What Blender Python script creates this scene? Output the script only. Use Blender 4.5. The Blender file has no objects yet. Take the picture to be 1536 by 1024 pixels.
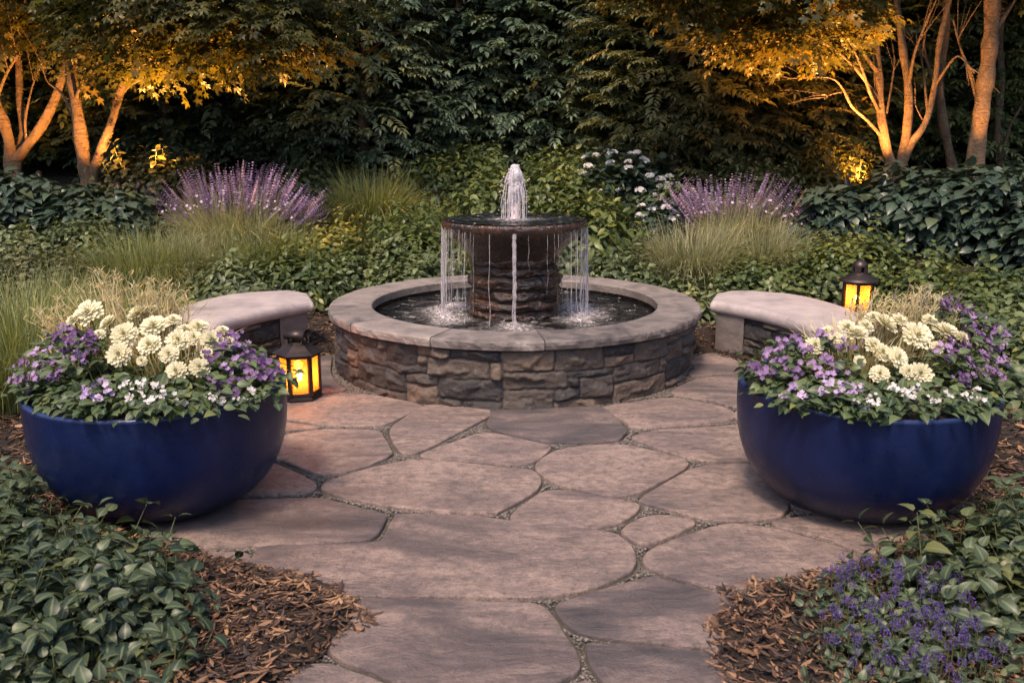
import bpy, math, random
import numpy as np
from math import radians, pi, sin, cos, tan, atan2, sqrt
from mathutils import Vector, Matrix

# ------------------------------------------------------------------ camera, world, sun
SC = bpy.context.scene
COL = SC.collection
F, PITCH, H = 1350.0, radians(12.9), 1.65
cam = bpy.data.cameras.new('camera')
camo = bpy.data.objects.new('camera', cam); COL.objects.link(camo); SC.camera = camo
camo.location = (0, 0, H); camo.rotation_euler = (pi/2 - PITCH, 0, 0)
cam.sensor_width = 36; cam.lens = 36*F/1536; cam.clip_end = 400; cam.clip_start = .05
cam.dof.use_dof = True; cam.dof.focus_distance = 5.6; cam.dof.aperture_fstop = 5.0

SUN_EL, SUN_AZ = radians(61), radians(205)     # azimuth from +Y towards +X
W = bpy.data.worlds.new("World"); SC.world = W; W.use_nodes = True
wn = W.node_tree.nodes; wl = W.node_tree.links; wn.clear()
sky = wn.new('ShaderNodeTexSky'); sky.sky_type = 'NISHITA'; sky.sun_disc = False
sky.sun_elevation = SUN_EL; sky.sun_rotation = SUN_AZ
sky.air_density = .7; sky.dust_density = 3.0; sky.ozone_density = 1.0
bg = wn.new('ShaderNodeBackground'); bg.inputs[1].default_value = .125
wo = wn.new('ShaderNodeOutputWorld')
wl.new(sky.outputs[0], bg.inputs[0]); wl.new(bg.outputs[0], wo.inputs[0])
sl = bpy.data.lights.new('sun', 'SUN'); sl.energy = 1.9; sl.angle = radians(11); sl.color = (1, .77, .57)
so = bpy.data.objects.new('sun', sl); COL.objects.link(so)
sd = Vector((sin(SUN_AZ)*cos(SUN_EL), cos(SUN_AZ)*cos(SUN_EL), sin(SUN_EL)))
so.rotation_euler = sd.to_track_quat('Z', 'Y').to_euler()
SC.view_settings.view_transform = 'Standard'; SC.view_settings.look = 'None'
SC.view_settings.exposure = 1.15; SC.view_settings.gamma = 1
SC.render.engine = 'CYCLES'
cy = SC.cycles
cy.max_bounces = 6; cy.diffuse_bounces = 3; cy.glossy_bounces = 3; cy.transparent_max_bounces = 12
cy.use_denoising = True; cy.sample_clamp_indirect = 4; cy.caustics_reflective = False; cy.caustics_refractive = False

# ------------------------------------------------------------------ measuring helpers
cP, sP = cos(PITCH), sin(PITCH)
def ray(u, v):
    a = (u-768)/F; b = (512-v)/F
    return a, cP + b*sP, b*cP - sP
def gnd(u, v, z=0.0):                        # where a pixel of the photograph meets the level z
    a, y, c = ray(u, v); t = (z-H)/c
    return a*t, y*t
def atd(u, v, d):                            # the point of a pixel at forward distance d
    a, y, c = ray(u, v); t = d/y
    return Vector((a*t, d, H + c*t))

# ------------------------------------------------------------------ objects and tags
def tag(o, label=None, cat=None, group=None, kind=None):
    if label: o['label'] = label
    if cat: o['category'] = cat
    if group: o['group'] = group
    if kind: o['kind'] = kind
    return o
def thing(name, label, cat, loc=(0, 0, 0), group=None):
    o = bpy.data.objects.new(name, None); COL.objects.link(o); o.location = loc
    o.empty_display_size = .1
    return tag(o, label, cat, group)

class G:
    """collects geometry (world or local coordinates) and builds ONE mesh object"""
    def __init__(s): s.V = []; s.Fs = []; s.T = []; s.n = 0
    def add(s, V, faces, tint=0.5, mid=0.0):
        V = np.asarray(V, float).reshape(-1, 3)
        t = np.zeros((len(V), 3)); t[:, 0] = tint; mid = np.asarray(mid, float)
        if mid.ndim == 2: t[:, 1:] = mid
        else: t[:, 1] = mid
        s.V.append(V); s.T.append(t)
        for f in faces:
            f = np.asarray(f, int)
            if f.size: s.Fs.append(f + s.n)
        s.n += len(V); return s
    def inst(s, tpl, P, R, S, tint):
        V, faces, mid = tpl
        P = np.asarray(P, float).reshape(-1, 3); n = len(P); k = len(V)
        if n == 0: return s
        S = np.asarray(S, float)
        if S.ndim == 0: S = np.full(n, float(S))
        X = np.einsum('nij,kj->nki', R, V)*S[:, None, None] + P[:, None, :]
        off = (np.arange(n)*k)[:, None, None]
        fs = [(np.asarray(f)[None] + off).reshape(-1, np.asarray(f).shape[1]) for f in faces if len(f)]
        return s.add(X.reshape(-1, 3), fs, np.repeat(tint, k), np.tile(mid, (n, 1)) if np.ndim(mid) == 2 else np.tile(mid, n))
    def build(s, name, mat, parent=None, smooth=True, local=None):
        V = np.concatenate(s.V); T = np.concatenate(s.T)
        if local is not None: V = V - np.array(local)
        me = bpy.data.meshes.new(name)
        me.vertices.add(len(V)); me.vertices.foreach_set('co', V.astype(np.float32).ravel())
        nl = sum(f.size for f in s.Fs); npoly = sum(len(f) for f in s.Fs)
        me.loops.add(nl); me.polygons.add(npoly)
        me.loops.foreach_set('vertex_index', np.concatenate([f.ravel() for f in s.Fs]).astype(np.int32))
        tot = np.concatenate([np.full(len(f), f.shape[1]) for f in s.Fs])
        me.polygons.foreach_set('loop_start', (np.cumsum(tot)-tot).astype(np.int32))
        me.polygons.foreach_set('use_smooth', np.full(npoly, smooth))
        a = me.attributes.new('tint', 'FLOAT_VECTOR', 'POINT')
        a.data.foreach_set('vector', T.astype(np.float32).ravel())
        me.update(calc_edges=True); me.validate()
        if mat: me.materials.append(mat)
        o = bpy.data.objects.new(name, me); COL.objects.link(o)
        if parent: o.parent = parent
        return o

def obj_at(g, name, mat, parent, smooth=True):  # geometry given in world coordinates, under a thing at its location
    return g.build(name, mat, parent, smooth, local=tuple(parent.location) if parent else None)

# ------------------------------------------------------------------ numpy noise
def _h(ix, iy, iz, seed):
    n = (ix*374761393 + iy*668265263 + iz*2147483647 + seed*1274126177) & 0xffffffff
    n = ((n ^ (n >> 13))*1274126177) & 0xffffffff
    return ((n ^ (n >> 16)) & 0xffff)/65535.0
def vnoise(x, y, z=0, seed=0):
    x, y, z = np.broadcast_arrays(np.asarray(x, float), np.asarray(y, float), np.asarray(z, float))
    xi, yi, zi = np.floor(x).astype(np.int64), np.floor(y).astype(np.int64), np.floor(z).astype(np.int64)
    fx, fy, fz = x-xi, y-yi, z-zi
    fx, fy, fz = [q*q*(3-2*q) for q in (fx, fy, fz)]
    r = 0
    for a in (0, 1):
        for b in (0, 1):
            for c in (0, 1):
                w = (fx if a else 1-fx)*(fy if b else 1-fy)*(fz if c else 1-fz)
                r = r + w*_h(xi+a, yi+b, zi+c, seed)
    return r*2-1
def fbm(x, y, z=0, o=4, seed=0):
    r = 0; a = 1
    for i in range(o):
        r = r + a*vnoise(np.asarray(x)*2**i, np.asarray(y)*2**i, np.asarray(z)*2**i, seed+i); a *= .5
    return r

# ------------------------------------------------------------------ materials
def newmat(name):
    m = bpy.data.materials.new(name); m.use_nodes = True
    nt = m.node_tree; nt.nodes.clear()
    return m, nt
def nd(nt, t, **kw):
    n = nt.nodes.new(t)
    for k, v in kw.items():
        if k.startswith('_'): setattr(n, k[1:], v)
        else:
            key = k.replace('__', ' ')
            n.inputs[int(key[1:]) if key[0] == 'i' and key[1:].isdigit() else key].default_value = v
    return n
def ramp(nt, fac, stops, interp='LINEAR'):
    r = nt.nodes.new('ShaderNodeValToRGB'); nt.links.new(fac, r.inputs[0])
    cr = r.color_ramp; cr.interpolation = interp
    while len(cr.elements) < len(stops): cr.elements.new(.5)
    for e, (p, c) in zip(cr.elements, stops):
        e.position = p; e.color = (*c, 1) if len(c) == 3 else c
    return r.outputs[0]
def coords(nt, scale=(1, 1, 1), kind='Object'):
    tc = nd(nt, 'ShaderNodeTexCoord'); mp = nd(nt, 'ShaderNodeMapping')
    mp.inputs['Scale'].default_value = scale; nt.links.new(tc.outputs[kind], mp.inputs[0])
    return mp.outputs[0]
def noise(nt, co, scale, detail=4, rough=.55, dist=0):
    n = nd(nt, 'ShaderNodeTexNoise'); n.inputs['Scale'].default_value = scale
    n.inputs['Detail'].default_value = detail; n.inputs['Roughness'].default_value = rough
    n.inputs['Distortion'].default_value = dist
    nt.links.new(co, n.inputs['Vector']); return n.outputs['Fac']
def mix(nt, fac, a, b, mode='MIX'):
    m = nd(nt, 'ShaderNodeMix', _data_type='RGBA', _blend_type=mode)
    for s, v in ((0, fac), (6, a), (7, b)):
        if isinstance(v, (int, float)): m.inputs[s].default_value = v
        elif isinstance(v, tuple): m.inputs[s].default_value = (*v, 1)
        else: nt.links.new(v, m.inputs[s])
    return m.outputs[2]
def math_(nt, op, a, b=None):
    m = nd(nt, 'ShaderNodeMath', _operation=op)
    for s, v in ((0, a), (1, b)):
        if v is None: continue
        if isinstance(v, (int, float)): m.inputs[s].default_value = v
        else: nt.links.new(v, m.inputs[s])
    return m.outputs[0]
def tint_out(nt):
    a = nd(nt, 'ShaderNodeAttribute', _attribute_name='tint')
    s = nd(nt, 'ShaderNodeSeparateXYZ'); nt.links.new(a.outputs['Vector'], s.inputs[0])
    return s.outputs[0], s.outputs[1], s.outputs[2]
def out(nt, sh, disp=None):
    o = nd(nt, 'ShaderNodeOutputMaterial'); nt.links.new(sh, o.inputs[0])
def bump(nt, h, strength, dist):
    b = nd(nt, 'ShaderNodeBump'); b.inputs['Strength'].default_value = strength; b.inputs['Distance'].default_value = dist
    nt.links.new(h, b.inputs['Height']); return b.outputs[0]

def leaf_mat(name, dark, light, vein=None, rough=.42, trans=.25, spec=.4):
    m, nt = newmat(name)
    t, mid, al = tint_out(nt)
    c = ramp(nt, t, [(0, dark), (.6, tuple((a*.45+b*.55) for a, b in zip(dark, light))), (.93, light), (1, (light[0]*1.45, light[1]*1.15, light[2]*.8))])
    n = noise(nt, coords(nt), 9, 3)
    c = mix(nt, math_(nt, 'MULTIPLY', n, .5), c, tuple(x*.45 for x in dark))
    if vein:
        sv = math_(nt, 'ABSOLUTE', math_(nt, 'SUBTRACT', math_(nt, 'FRACT', math_(nt, 'MULTIPLY', math_(nt, 'SUBTRACT', al, math_(nt, 'MULTIPLY', math_(nt, 'SUBTRACT', 1, mid), .28)), 6.5)), .5))
        side = ramp(nt, sv, [(0, (.6,)*3), (.09, (0, 0, 0))])
        mm = ramp(nt, mid, [(.72, (0, 0, 0)), (1, (.9,)*3)])
        c = mix(nt, math_(nt, 'MAXIMUM', math_(nt, 'MULTIPLY', side, .55), mm), c, vein)
    p = nd(nt, 'ShaderNodeBsdfPrincipled', Roughness=rough); p.inputs['Specular IOR Level'].default_value = spec
    nt.links.new(c, p.inputs['Base Color'])
    if trans > 0:
        tr = nd(nt, 'ShaderNodeBsdfTranslucent')
        c2 = mix(nt, 1.0, c, (1.3, 1.25, .6), 'MULTIPLY'); nt.links.new(c2, tr.inputs[0])
        mx = nd(nt, 'ShaderNodeMixShader'); mx.inputs[0].default_value = trans
        nt.links.new(p.outputs[0], mx.inputs[1]); nt.links.new(tr.outputs[0], mx.inputs[2])
        out(nt, mx.outputs[0])
    else: out(nt, p.outputs[0])
    return m

def simple(name, stops, rough=.7, nscale=8, bumps=.3, bscale=40, bdist=.01, metallic=0, spec=.4, stretch=(1, 1, 1), coat=0, usetint=0, dist=0):
    """noise coloured surface; usetint mixes in the per-piece value"""
    m, nt = newmat(name)
    co = coords(nt, stretch)
    n = noise(nt, co, nscale, 6, .6, dist)
    if usetint:
        t = tint_out(nt)[0]
        n = math_(nt, 'ADD', math_(nt, 'MULTIPLY', n, 1-usetint), math_(nt, 'MULTIPLY', t, usetint))
    c = ramp(nt, n, stops)
    p = nd(nt, 'ShaderNodeBsdfPrincipled', Roughness=rough, Metallic=metallic)
    p.inputs['Specular IOR Level'].default_value = spec; p.inputs['Coat Weight'].default_value = coat
    nt.links.new(c, p.inputs['Base Color'])
    if bumps:
        nt.links.new(bump(nt, noise(nt, co, bscale, 6, .65), bumps, bdist), p.inputs['Normal'])
    out(nt, p.outputs[0]); return m

def flagstone_mat():
    m, nt = newmat('flagstone')
    t = tint_out(nt)[0]
    def sh(c):
        v = nd(nt, 'ShaderNodeVectorMath', _operation='ADD'); cb = nd(nt, 'ShaderNodeCombineXYZ')
        nt.links.new(math_(nt, 'MULTIPLY', t, 91), cb.inputs[0]); nt.links.new(math_(nt, 'MULTIPLY', t, 57), cb.inputs[2])
        nt.links.new(c, v.inputs[0]); nt.links.new(cb.outputs[0], v.inputs[1]); return v.outputs[0]
    co = sh(coords(nt, (1, 1, 1))); cs = sh(coords(nt, (1, 2.3, 1)))
    a = noise(nt, cs, 1.6, 5, .6, .6)
    b = noise(nt, co, 22, 6, .7)
    fine = noise(nt, coords(nt, (1, 2.4, 1)), 75, 6, .75)
    f = math_(nt, 'ADD', math_(nt, 'SUBTRACT', math_(nt, 'MULTIPLY', a, 2.1), .47), math_(nt, 'MULTIPLY', math_(nt, 'SUBTRACT', t, .32), .42))
    c = ramp(nt, f, [(.18, (.060, .056, .064)), (.42, (.14, .112, .112)), (.62, (.27, .20, .18)), (.92, (.43, .31, .262))])
    c = mix(nt, ramp(nt, b, [(.40, (0, 0, 0)), (.66, (.75,)*3)]), c, (.115, .09, .088))
    c = mix(nt, ramp(nt, fine, [(.50, (0, 0, 0)), (.66, (.8,)*3)]), c, (.07, .055, .055))
    sp = noise(nt, co, 260, 2, .5)
    c = mix(nt, ramp(nt, sp, [(.68, (0, 0, 0)), (.72, (.5, .5, .5))]), c, (.50, .43, .40))
    p = nd(nt, 'ShaderNodeBsdfPrincipled'); nt.links.new(c, p.inputs['Base Color'])
    nt.links.new(ramp(nt, a, [(.3, (.42,)*3), (.7, (.62,)*3)]), p.inputs['Roughness'])
    h = math_(nt, 'ADD', math_(nt, 'MULTIPLY', noise(nt, cs, 5, 8, .65, .8), 1.0), math_(nt, 'ADD', math_(nt, 'MULTIPLY', b, .35), math_(nt, 'MULTIPLY', fine, .35)))
    nt.links.new(bump(nt, h, 1, .034), p.inputs['Normal'])
    out(nt, p.outputs[0]); return m

def ashlar_mat(name, stops, wetdark=0):
    m, nt = newmat(name)
    t, dj = tint_out(nt)[:2]
    co = coords(nt)
    a = noise(nt, coords(nt, (1, 1, 2.2)), 5, 6, .65, .5); b = noise(nt, co, 34, 6, .7)
    f = math_(nt, 'ADD', math_(nt, 'MULTIPLY', a, .5), math_(nt, 'MULTIPLY', t, .5))
    c = ramp(nt, f, stops)
    c = mix(nt, ramp(nt, b, [(.4, (0, 0, 0)), (.7, (.5, .5, .5))]), c, tuple(x*.5 for x in stops[0][1]))
    lich = noise(nt, co, 11, 5, .7)
    c = mix(nt, ramp(nt, lich, [(.60, (0, 0, 0)), (.72, (.4, .4, .4))]), c, (.26, .215, .19))
    c = mix(nt, dj, c, (.03, .026, .026))
    p = nd(nt, 'ShaderNodeBsdfPrincipled', Roughness=.62); nt.links.new(c, p.inputs['Base Color'])
    nt.links.new(bump(nt, noise(nt, co, 38, 8, .75), .9, .014), p.inputs['Normal'])
    out(nt, p.outputs[0]); return m

M = {}
M['flag'] = flagstone_mat()
M['mortar'] = simple('dark joint sand', [(.3, (.03, .026, .02)), (.5, (.08, .07, .055)), (.75, (.16, .14, .11))], .9, 120, .9, 150, .012)
M['grit'] = simple('pale joint grit', [(0, (.04, .034, .03)), (.5, (.12, .102, .092)), (1, (.27, .235, .21))], .85, 90, .5, 200, .004, usetint=.7)
M['ashlar'] = ashlar_mat('split stone', [(.2, (.020, .019, .022)), (.42, (.052, .045, .045)), (.6, (.098, .075, .062)), (.85, (.19, .13, .092))])
M['coping'] = simple('coping stone', [(.28, (.06, .052, .052)), (.42, (.135, .114, .107)), (.54, (.205, .172, .158)), (.74, (.30, .25, .225))], .6, 7, .8, 26, .016, stretch=(1, 1, 1), usetint=.25, dist=.7)
M['seat'] = simple('cast stone', [(.25, (.22, .185, .19)), (.42, (.32, .27, .265)), (.6, (.40, .335, .32)), (.8, (.47, .39, .36))], .6, 6, .6, 50, .008)
M['pier'] = simple('pier stone', [(.25, (.08, .07, .07)), (.5, (.15, .125, .118)), (.8, (.23, .19, .17))], .7, 5, .6, 30, .012)
M['soil'] = simple('dark mulch soil', [(.3, (.008, .006, .005)), (.5, (.03, .019, .013)), (.75, (.07, .042, .026))], .95, 30, 1, 45, .04)
M['hill'] = simple('woodland floor', [(.3, (.006, .008, .004)), (.6, (.02, .025, .012)), (.8, (.035, .03, .015))], .95, 2, 1, 9, .1)
M['chip'] = simple('bark chips', [(0, (.012, .008, .008)), (.3, (.035, .02, .014)), (.5, (.10, .052, .03)), (.72, (.24, .13, .07)), (1, (.42, .25, .13))], .6, 30, .5, 160, .004, usetint=.8)
def bark_mat():
    m, nt = newmat('smooth marked bark'); co = coords(nt)
    c = ramp(nt, noise(nt, coords(nt, (1, 1, .6)), 8, 6, .65), [(.3, (.07, .045, .028)), (.5, (.15, .098, .058)), (.75, (.24, .165, .10))])
    l = noise(nt, coords(nt, (1, 1, 5)), 9, 4, .7, .3)
    c = mix(nt, ramp(nt, l, [(.55, (0, 0, 0)), (.64, (.85,)*3)]), c, (.035, .022, .014))
    p = nd(nt, 'ShaderNodeBsdfPrincipled', Roughness=.75); nt.links.new(c, p.inputs['Base Color'])
    h = math_(nt, 'ADD', noise(nt, co, 24, 8, .75), math_(nt, 'MULTIPLY', l, .8))
    nt.links.new(bump(nt, h, 1, .05), p.inputs['Normal']); out(nt, p.outputs[0]); return m
M['bark'] = bark_mat()
M['stem'] = simple('green stems', [(.3, (.05, .06, .02)), (.7, (.12, .13, .045))], .6, 30, 0)
M['woodstem'] = simple('woody stems', [(.3, (.03, .022, .015)), (.7, (.08, .055, .035))], .7, 30, 0)
M['metal'] = simple('dark bronze metal', [(.3, (.035, .026, .024)), (.7, (.075, .055, .05))], .42, 12, .15, 60, .002, metallic=.75)
M['nozzle'] = simple('pale nozzle', [(.3, (.62, .5, .5)), (.7, (.75, .62, .62))], .35, 10, 0)
M['wax'] = simple('candle wax', [(.3, (.75, .6, .4)), (.7, (.8, .68, .48))], .5, 10, 0)

def glaze():
    m, nt = newmat('cobalt glaze')
    co = coords(nt)
    c = ramp(nt, noise(nt, co, 3, 5, .6, .5), [(.3, (.003, .007, .030)), (.55, (.005, .011, .052)), (.75, (.009, .018, .072))])
    sp = noise(nt, co, 210, 2, .5)
    c = mix(nt, ramp(nt, sp, [(.73, (0, 0, 0)), (.78, (.25,)*3)]), c, (.12, .16, .35))
    st = noise(nt, coords(nt, (9, 9, 1)), 3, 4, .6)
    c = mix(nt, ramp(nt, st, [(.5, (0, 0, 0)), (.8, (.3,)*3)]), c, (.012, .016, .06))
    sx = nd(nt, 'ShaderNodeSeparateXYZ'); nt.links.new(co, sx.inputs[0])
    low = math_(nt, 'MULTIPLY', ramp(nt, sx.outputs[2], [(0, (.8,)*3), (.16, (0, 0, 0))]), ramp(nt, noise(nt, co, 9, 6, .7), [(.42, (0, 0, 0)), (.62, (.6,)*3)]))
    c = mix(nt, low, c, (.06, .045, .04))
    rim = ramp(nt, sx.outputs[2], [(.535, (0, 0, 0)), (.55, (.55,)*3)]); c = mix(nt, rim, c, (.03, .05, .15))  # lighter pooled glaze at the rim, with its highlight painted into the colour
    p = nd(nt, 'ShaderNodeBsdfPrincipled'); nt.links.new(c, p.inputs['Base Color'])
    p.inputs['Specular IOR Level'].default_value = .35
    nt.links.new(ramp(nt, noise(nt, co, 14, 5, .6), [(.3, (.24,)*3), (.7, (.42,)*3)]), p.inputs['Roughness'])
    nt.links.new(bump(nt, noise(nt, co, 45, 5, .6), .3, .005), p.inputs['Normal'])
    out(nt, p.outputs[0]); return m
M['glaze'] = glaze()

def wet_mat():
    m, nt = newmat('wet dark stone')
    co = coords(nt)
    c = ramp(nt, noise(nt, co, 6, 6, .65, .4), [(.3, (.006, .003, .002)), (.5, (.024, .010, .005)), (.7, (.085, .034, .013)), (.85, (.20, .09, .035))])
    p = nd(nt, 'ShaderNodeBsdfPrincipled', Roughness=.1); nt.links.new(c, p.inputs['Base Color'])
    p.inputs['Coat Weight'].default_value = .5; p.inputs['Coat Roughness'].default_value = .06; p.inputs['Coat Tint'].default_value = (1, .85, .7, 1)
    s = noise(nt, coords(nt, (1, 1, .13)), 55, 4, .6, .3)
    h = math_(nt, 'ADD', s, math_(nt, 'MULTIPLY', noise(nt, co, 26, 6, .6), .8))
    b = bump(nt, h, .8, .02); nt.links.new(b, p.inputs['Normal']); nt.links.new(b, p.inputs['Coat Normal'])
    out(nt, p.outputs[0]); return m
M['wet'] = wet_mat()

def water_mat(name, foamcol=(.62, .56, .57)):
    m, nt = newmat(name)
    foam = tint_out(nt)[0]; co = coords(nt)
    p = nd(nt, 'ShaderNodeBsdfPrincipled', Roughness=.03); p.inputs['IOR'].default_value = 1.33
    p.inputs['Specular IOR Level'].default_value = .8
    n = noise(nt, co, 40, 6, .7, .5)
    f = math_(nt, 'MULTIPLY', foam, ramp(nt, n, [(.35, (0, 0, 0)), (.62, (1, 1, 1))]))
    c = mix(nt, f, (.006, .006, .005), foamcol); nt.links.new(c, p.inputs['Base Color'])
    nt.links.new(ramp(nt, f, [(0, (.03,)*3), (1, (.5,)*3)]), p.inputs['Roughness'])
    nt.links.new(bump(nt, noise(nt, coords(nt, (1, 2.2, 1)), 7, 2.5, .5, 1.0), 1, .06), p.inputs['Normal'])
    out(nt, p.outputs[0]); return m
M['water'] = water_mat('rippled dark water')

def fall_mat(name, dens, col=(.80, .74, .76)):
    m, nt = newmat(name)
    t = tint_out(nt)[0]
    p = nd(nt, 'ShaderNodeBsdfPrincipled', Roughness=.15); p.inputs['Base Color'].default_value = (*col, 1)
    p.inputs['Specular IOR Level'].default_value = .8
    tl = nd(nt, 'ShaderNodeBsdfTranslucent'); tl.inputs[0].default_value = (*col, 1)
    a = nd(nt, 'ShaderNodeMixShader'); a.inputs[0].default_value = .4
    nt.links.new(p.outputs[0], a.inputs[1]); nt.links.new(tl.outputs[0], a.inputs[2])
    tr = nd(nt, 'ShaderNodeBsdfTransparent'); mx = nd(nt, 'ShaderNodeMixShader')
    n = noise(nt, coords(nt, (1, 1, .35)), 45, 4, .6)
    d = math_(nt, 'MULTIPLY', ramp(nt, n, [(.3, (.25,)*3), (.6, (1, 1, 1))]), dens)
    nt.links.new(d, mx.inputs[0]); nt.links.new(tr.outputs[0], mx.inputs[1]); nt.links.new(a.outputs[0], mx.inputs[2])
    out(nt, mx.outputs[0]); return m
M['fall'] = fall_mat('falling water', .5)
def sheet_mat():
    m, nt = newmat('thin falling sheet'); t = tint_out(nt)[0]
    gl = nd(nt, 'ShaderNodeBsdfPrincipled', Roughness=.12); gl.inputs['Base Color'].default_value = (.8, .75, .76, 1)
    tr = nd(nt, 'ShaderNodeBsdfTransparent'); mx = nd(nt, 'ShaderNodeMixShader')
    n = noise(nt, coords(nt, (1, 1, .12)), 42, 5, .65, .25)
    d = math_(nt, 'MULTIPLY', ramp(nt, n, [(.50, (.0,)*3), (.60, (.25,)*3), (.72, (.75,)*3)]), t)
    nt.links.new(d, mx.inputs[0]); nt.links.new(tr.outputs[0], mx.inputs[1]); nt.links.new(gl.outputs[0], mx.inputs[2])
    out(nt, mx.outputs[0]); return m
M['sheet'] = sheet_mat()
M['jet'] = fall_mat('frothing water', .93, (.88, .82, .84))

def pane_mat():
    m, nt = newmat('amber seeded glass')
    co = coords(nt)
    c = ramp(nt, noise(nt, co, 18, 3, .5, .2), [(.2, (.85, .38, .09)), (.7, (1, .50, .15))])
    tl = nd(nt, 'ShaderNodeBsdfTranslucent'); nt.links.new(c, tl.inputs[0])
    tr = nd(nt, 'ShaderNodeBsdfTransparent'); tr.inputs[0].default_value = (1, .68, .33, 1)
    gl = nd(nt, 'ShaderNodeBsdfGlossy'); gl.inputs[1].default_value = .12
    a = nd(nt, 'ShaderNodeMixShader'); a.inputs[0].default_value = .72
    nt.links.new(tl.outputs[0], a.inputs[1]); nt.links.new(tr.outputs[0], a.inputs[2])
    b = nd(nt, 'ShaderNodeMixShader'); b.inputs[0].default_value = .06
    nt.links.new(a.outputs[0], b.inputs[1]); nt.links.new(gl.outputs[0], b.inputs[2])
    out(nt, b.outputs[0]); return m
M['pane'] = pane_mat()
def emit(name, col, s):
    m, nt = newmat(name); e = nd(nt, 'ShaderNodeEmission'); e.inputs[0].default_value = (*col, 1); e.inputs[1].default_value = s
    out(nt, e.outputs[0]); return m
M['flame'] = emit('flame', (1, .70, .34), 120)
M['bulb'] = emit('warm lamp lens', (1, .5, .15), 6)

# leaves
M['teal'] = leaf_mat('dark teal foliage', (.036, .068, .046), (.18, .24, .15), rough=.38, trans=.12)
M['deep'] = leaf_mat('deep green foliage', (.042, .064, .026), (.21, .245, .10), rough=.42, trans=.15)
M['olive'] = leaf_mat('olive foliage', (.05, .06, .024), (.25, .24, .11), rough=.45, trans=.25)
M['maple'] = leaf_mat('maple foliage', (.036, .044, .014), (.15, .142, .042), rough=.42, trans=.4)
M['hedge'] = leaf_mat('broad dark leaves', (.018, .036, .028), (.07, .11, .075), (.08, .1, .06), rough=.36, trans=.1)
M['shrub'] = leaf_mat('mid green leaves', (.022, .046, .014), (.18, .215, .06), (.12, .15, .05), rough=.4, trans=.22)
M['gold'] = leaf_mat('yellow green leaves', (.06, .075, .015), (.42, .35, .06), (.3, .28, .08), rough=.45, trans=.3)
M['front'] = leaf_mat('grey green leaves', (.014, .030, .018), (.105, .14, .07), (.15, .18, .09), rough=.42, trans=.18)
M['potleaf'] = leaf_mat('planter leaves', (.025, .052, .024), (.14, .185, .07), (.15, .18, .08), rough=.45, trans=.2)
M['blade'] = leaf_mat('grass blades', (.05, .075, .022), (.42, .44, .17), rough=.45, trans=.3)
M['silver'] = leaf_mat('silvery blades', (.13, .14, .06), (.66, .62, .38), rough=.5, trans=.3)
M['plume'] = leaf_mat('cream plumes', (.55, .44, .2), (.92, .83, .56), rough=.6, trans=.35)
M['cream'] = leaf_mat('cream petals', (.68, .62, .44), (.88, .84, .68), (.6, .55, .32), rough=.6, trans=.2, spec=.15)
M['white'] = leaf_mat('white petals', (.6, .56, .56), (.82, .78, .78), rough=.6, trans=.2, spec=.15)
M['purple'] = leaf_mat('purple petals', (.15, .07, .21), (.54, .36, .62), rough=.55, trans=.25, spec=.2)
M['lilac'] = leaf_mat('lilac petals', (.40, .26, .52), (.78, .66, .80), rough=.55, trans=.2, spec=.2)
M['violet'] = leaf_mat('deep violet petals', (.06, .035, .18), (.22, .15, .45), rough=.55, trans=.15, spec=.2)
M['lav'] = leaf_mat('lavender spikes', (.30, .18, .40), (.72, .52, .74), rough=.6, trans=.2, spec=.2)
M['eye'] = leaf_mat('flower centre', (.03, .03, .01), (.2, .2, .03), rough=.7, trans=0)

# ------------------------------------------------------------------ templates
def leafT(w=.35, rows=((.12, .55), (.35, 1), (.65, .8), (.88, .3)), fold=.18, curl=.18, wav=0):
    """leaf along +Y, length 1; face up +Z"""
    V = [(0, 0, 0)]; mid = [(1, 0)]
    for i, (t, k) in enumerate(rows):
        z = curl*(t - t*t*1.6); e = w*k/1; zz = z + fold*e + (wav if i % 2 else -wav)*k
        V += [(-e, t, zz), (0, t, z), (e, t, zz)]; mid += [(0, t), (1, t), (0, t)]
    V.append((0, 1, curl*(1-1.6))); mid.append((.5, 1))
    n = len(rows); q = []; t3 = [(0, 2, 1), (0, 3, 2)]
    for i in range(n-1):
        a = 1+3*i
        q += [(a, a+1, a+4, a+3), (a+1, a+2, a+5, a+4)]
    a = 1+3*(n-1); L = 3*n+1
    t3 += [(a, a+1, L), (a+1, a+2, L)]
    return np.array(V), [np.array(t3), np.array(q).reshape(-1, 4)], np.array(mid, float)
def euler(rx, ry, rz): return np.array(Matrix.Rotation(rz, 3, 'Z') @ Matrix.Rotation(ry, 3, 'Y') @ Matrix.Rotation(rx, 3, 'X'))
def combine(parts):
    V = []; f3 = []; f4 = []; mid = []; n = 0
    for (tv, tf, tm), pos, R, s in parts:
        V.append((tv @ np.array(R).T)*s + np.array(pos)); mid.append(tm)
        for f in tf:
            if len(f): (f3 if f.shape[1] == 3 else f4).append(f+n)
        n += len(tv)
    return np.concatenate(V), [np.concatenate(x) for x in (f3, f4) if x], np.concatenate(mid)
def tubeT(pts, r0, r1, k=4):
    pts = [Vector(p) for p in pts]; V = []; q = []; n = len(pts)
    for i, p in enumerate(pts):
        d = (pts[min(i+1, n-1)] - pts[max(i-1, 0)]).normalized()
        a = d.orthogonal().normalized() if i == 0 else (a - d*a.dot(d)).normalized()
        b = d.cross(a); r = r0 + (r1-r0)*i/(n-1)
        for j in range(k):
            t = 2*pi*j/k; V.append(p + a*cos(t)*r + b*sin(t)*r)
    for i in range(n-1):
        for j in range(k): q.append((i*k+j, i*k+(j+1) % k, (i+1)*k+(j+1) % k, (i+1)*k+j))
    return np.array([tuple(v) for v in V]), [np.array(q)], np.zeros((len(V), 2))
OVATE = leafT(.33)
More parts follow.
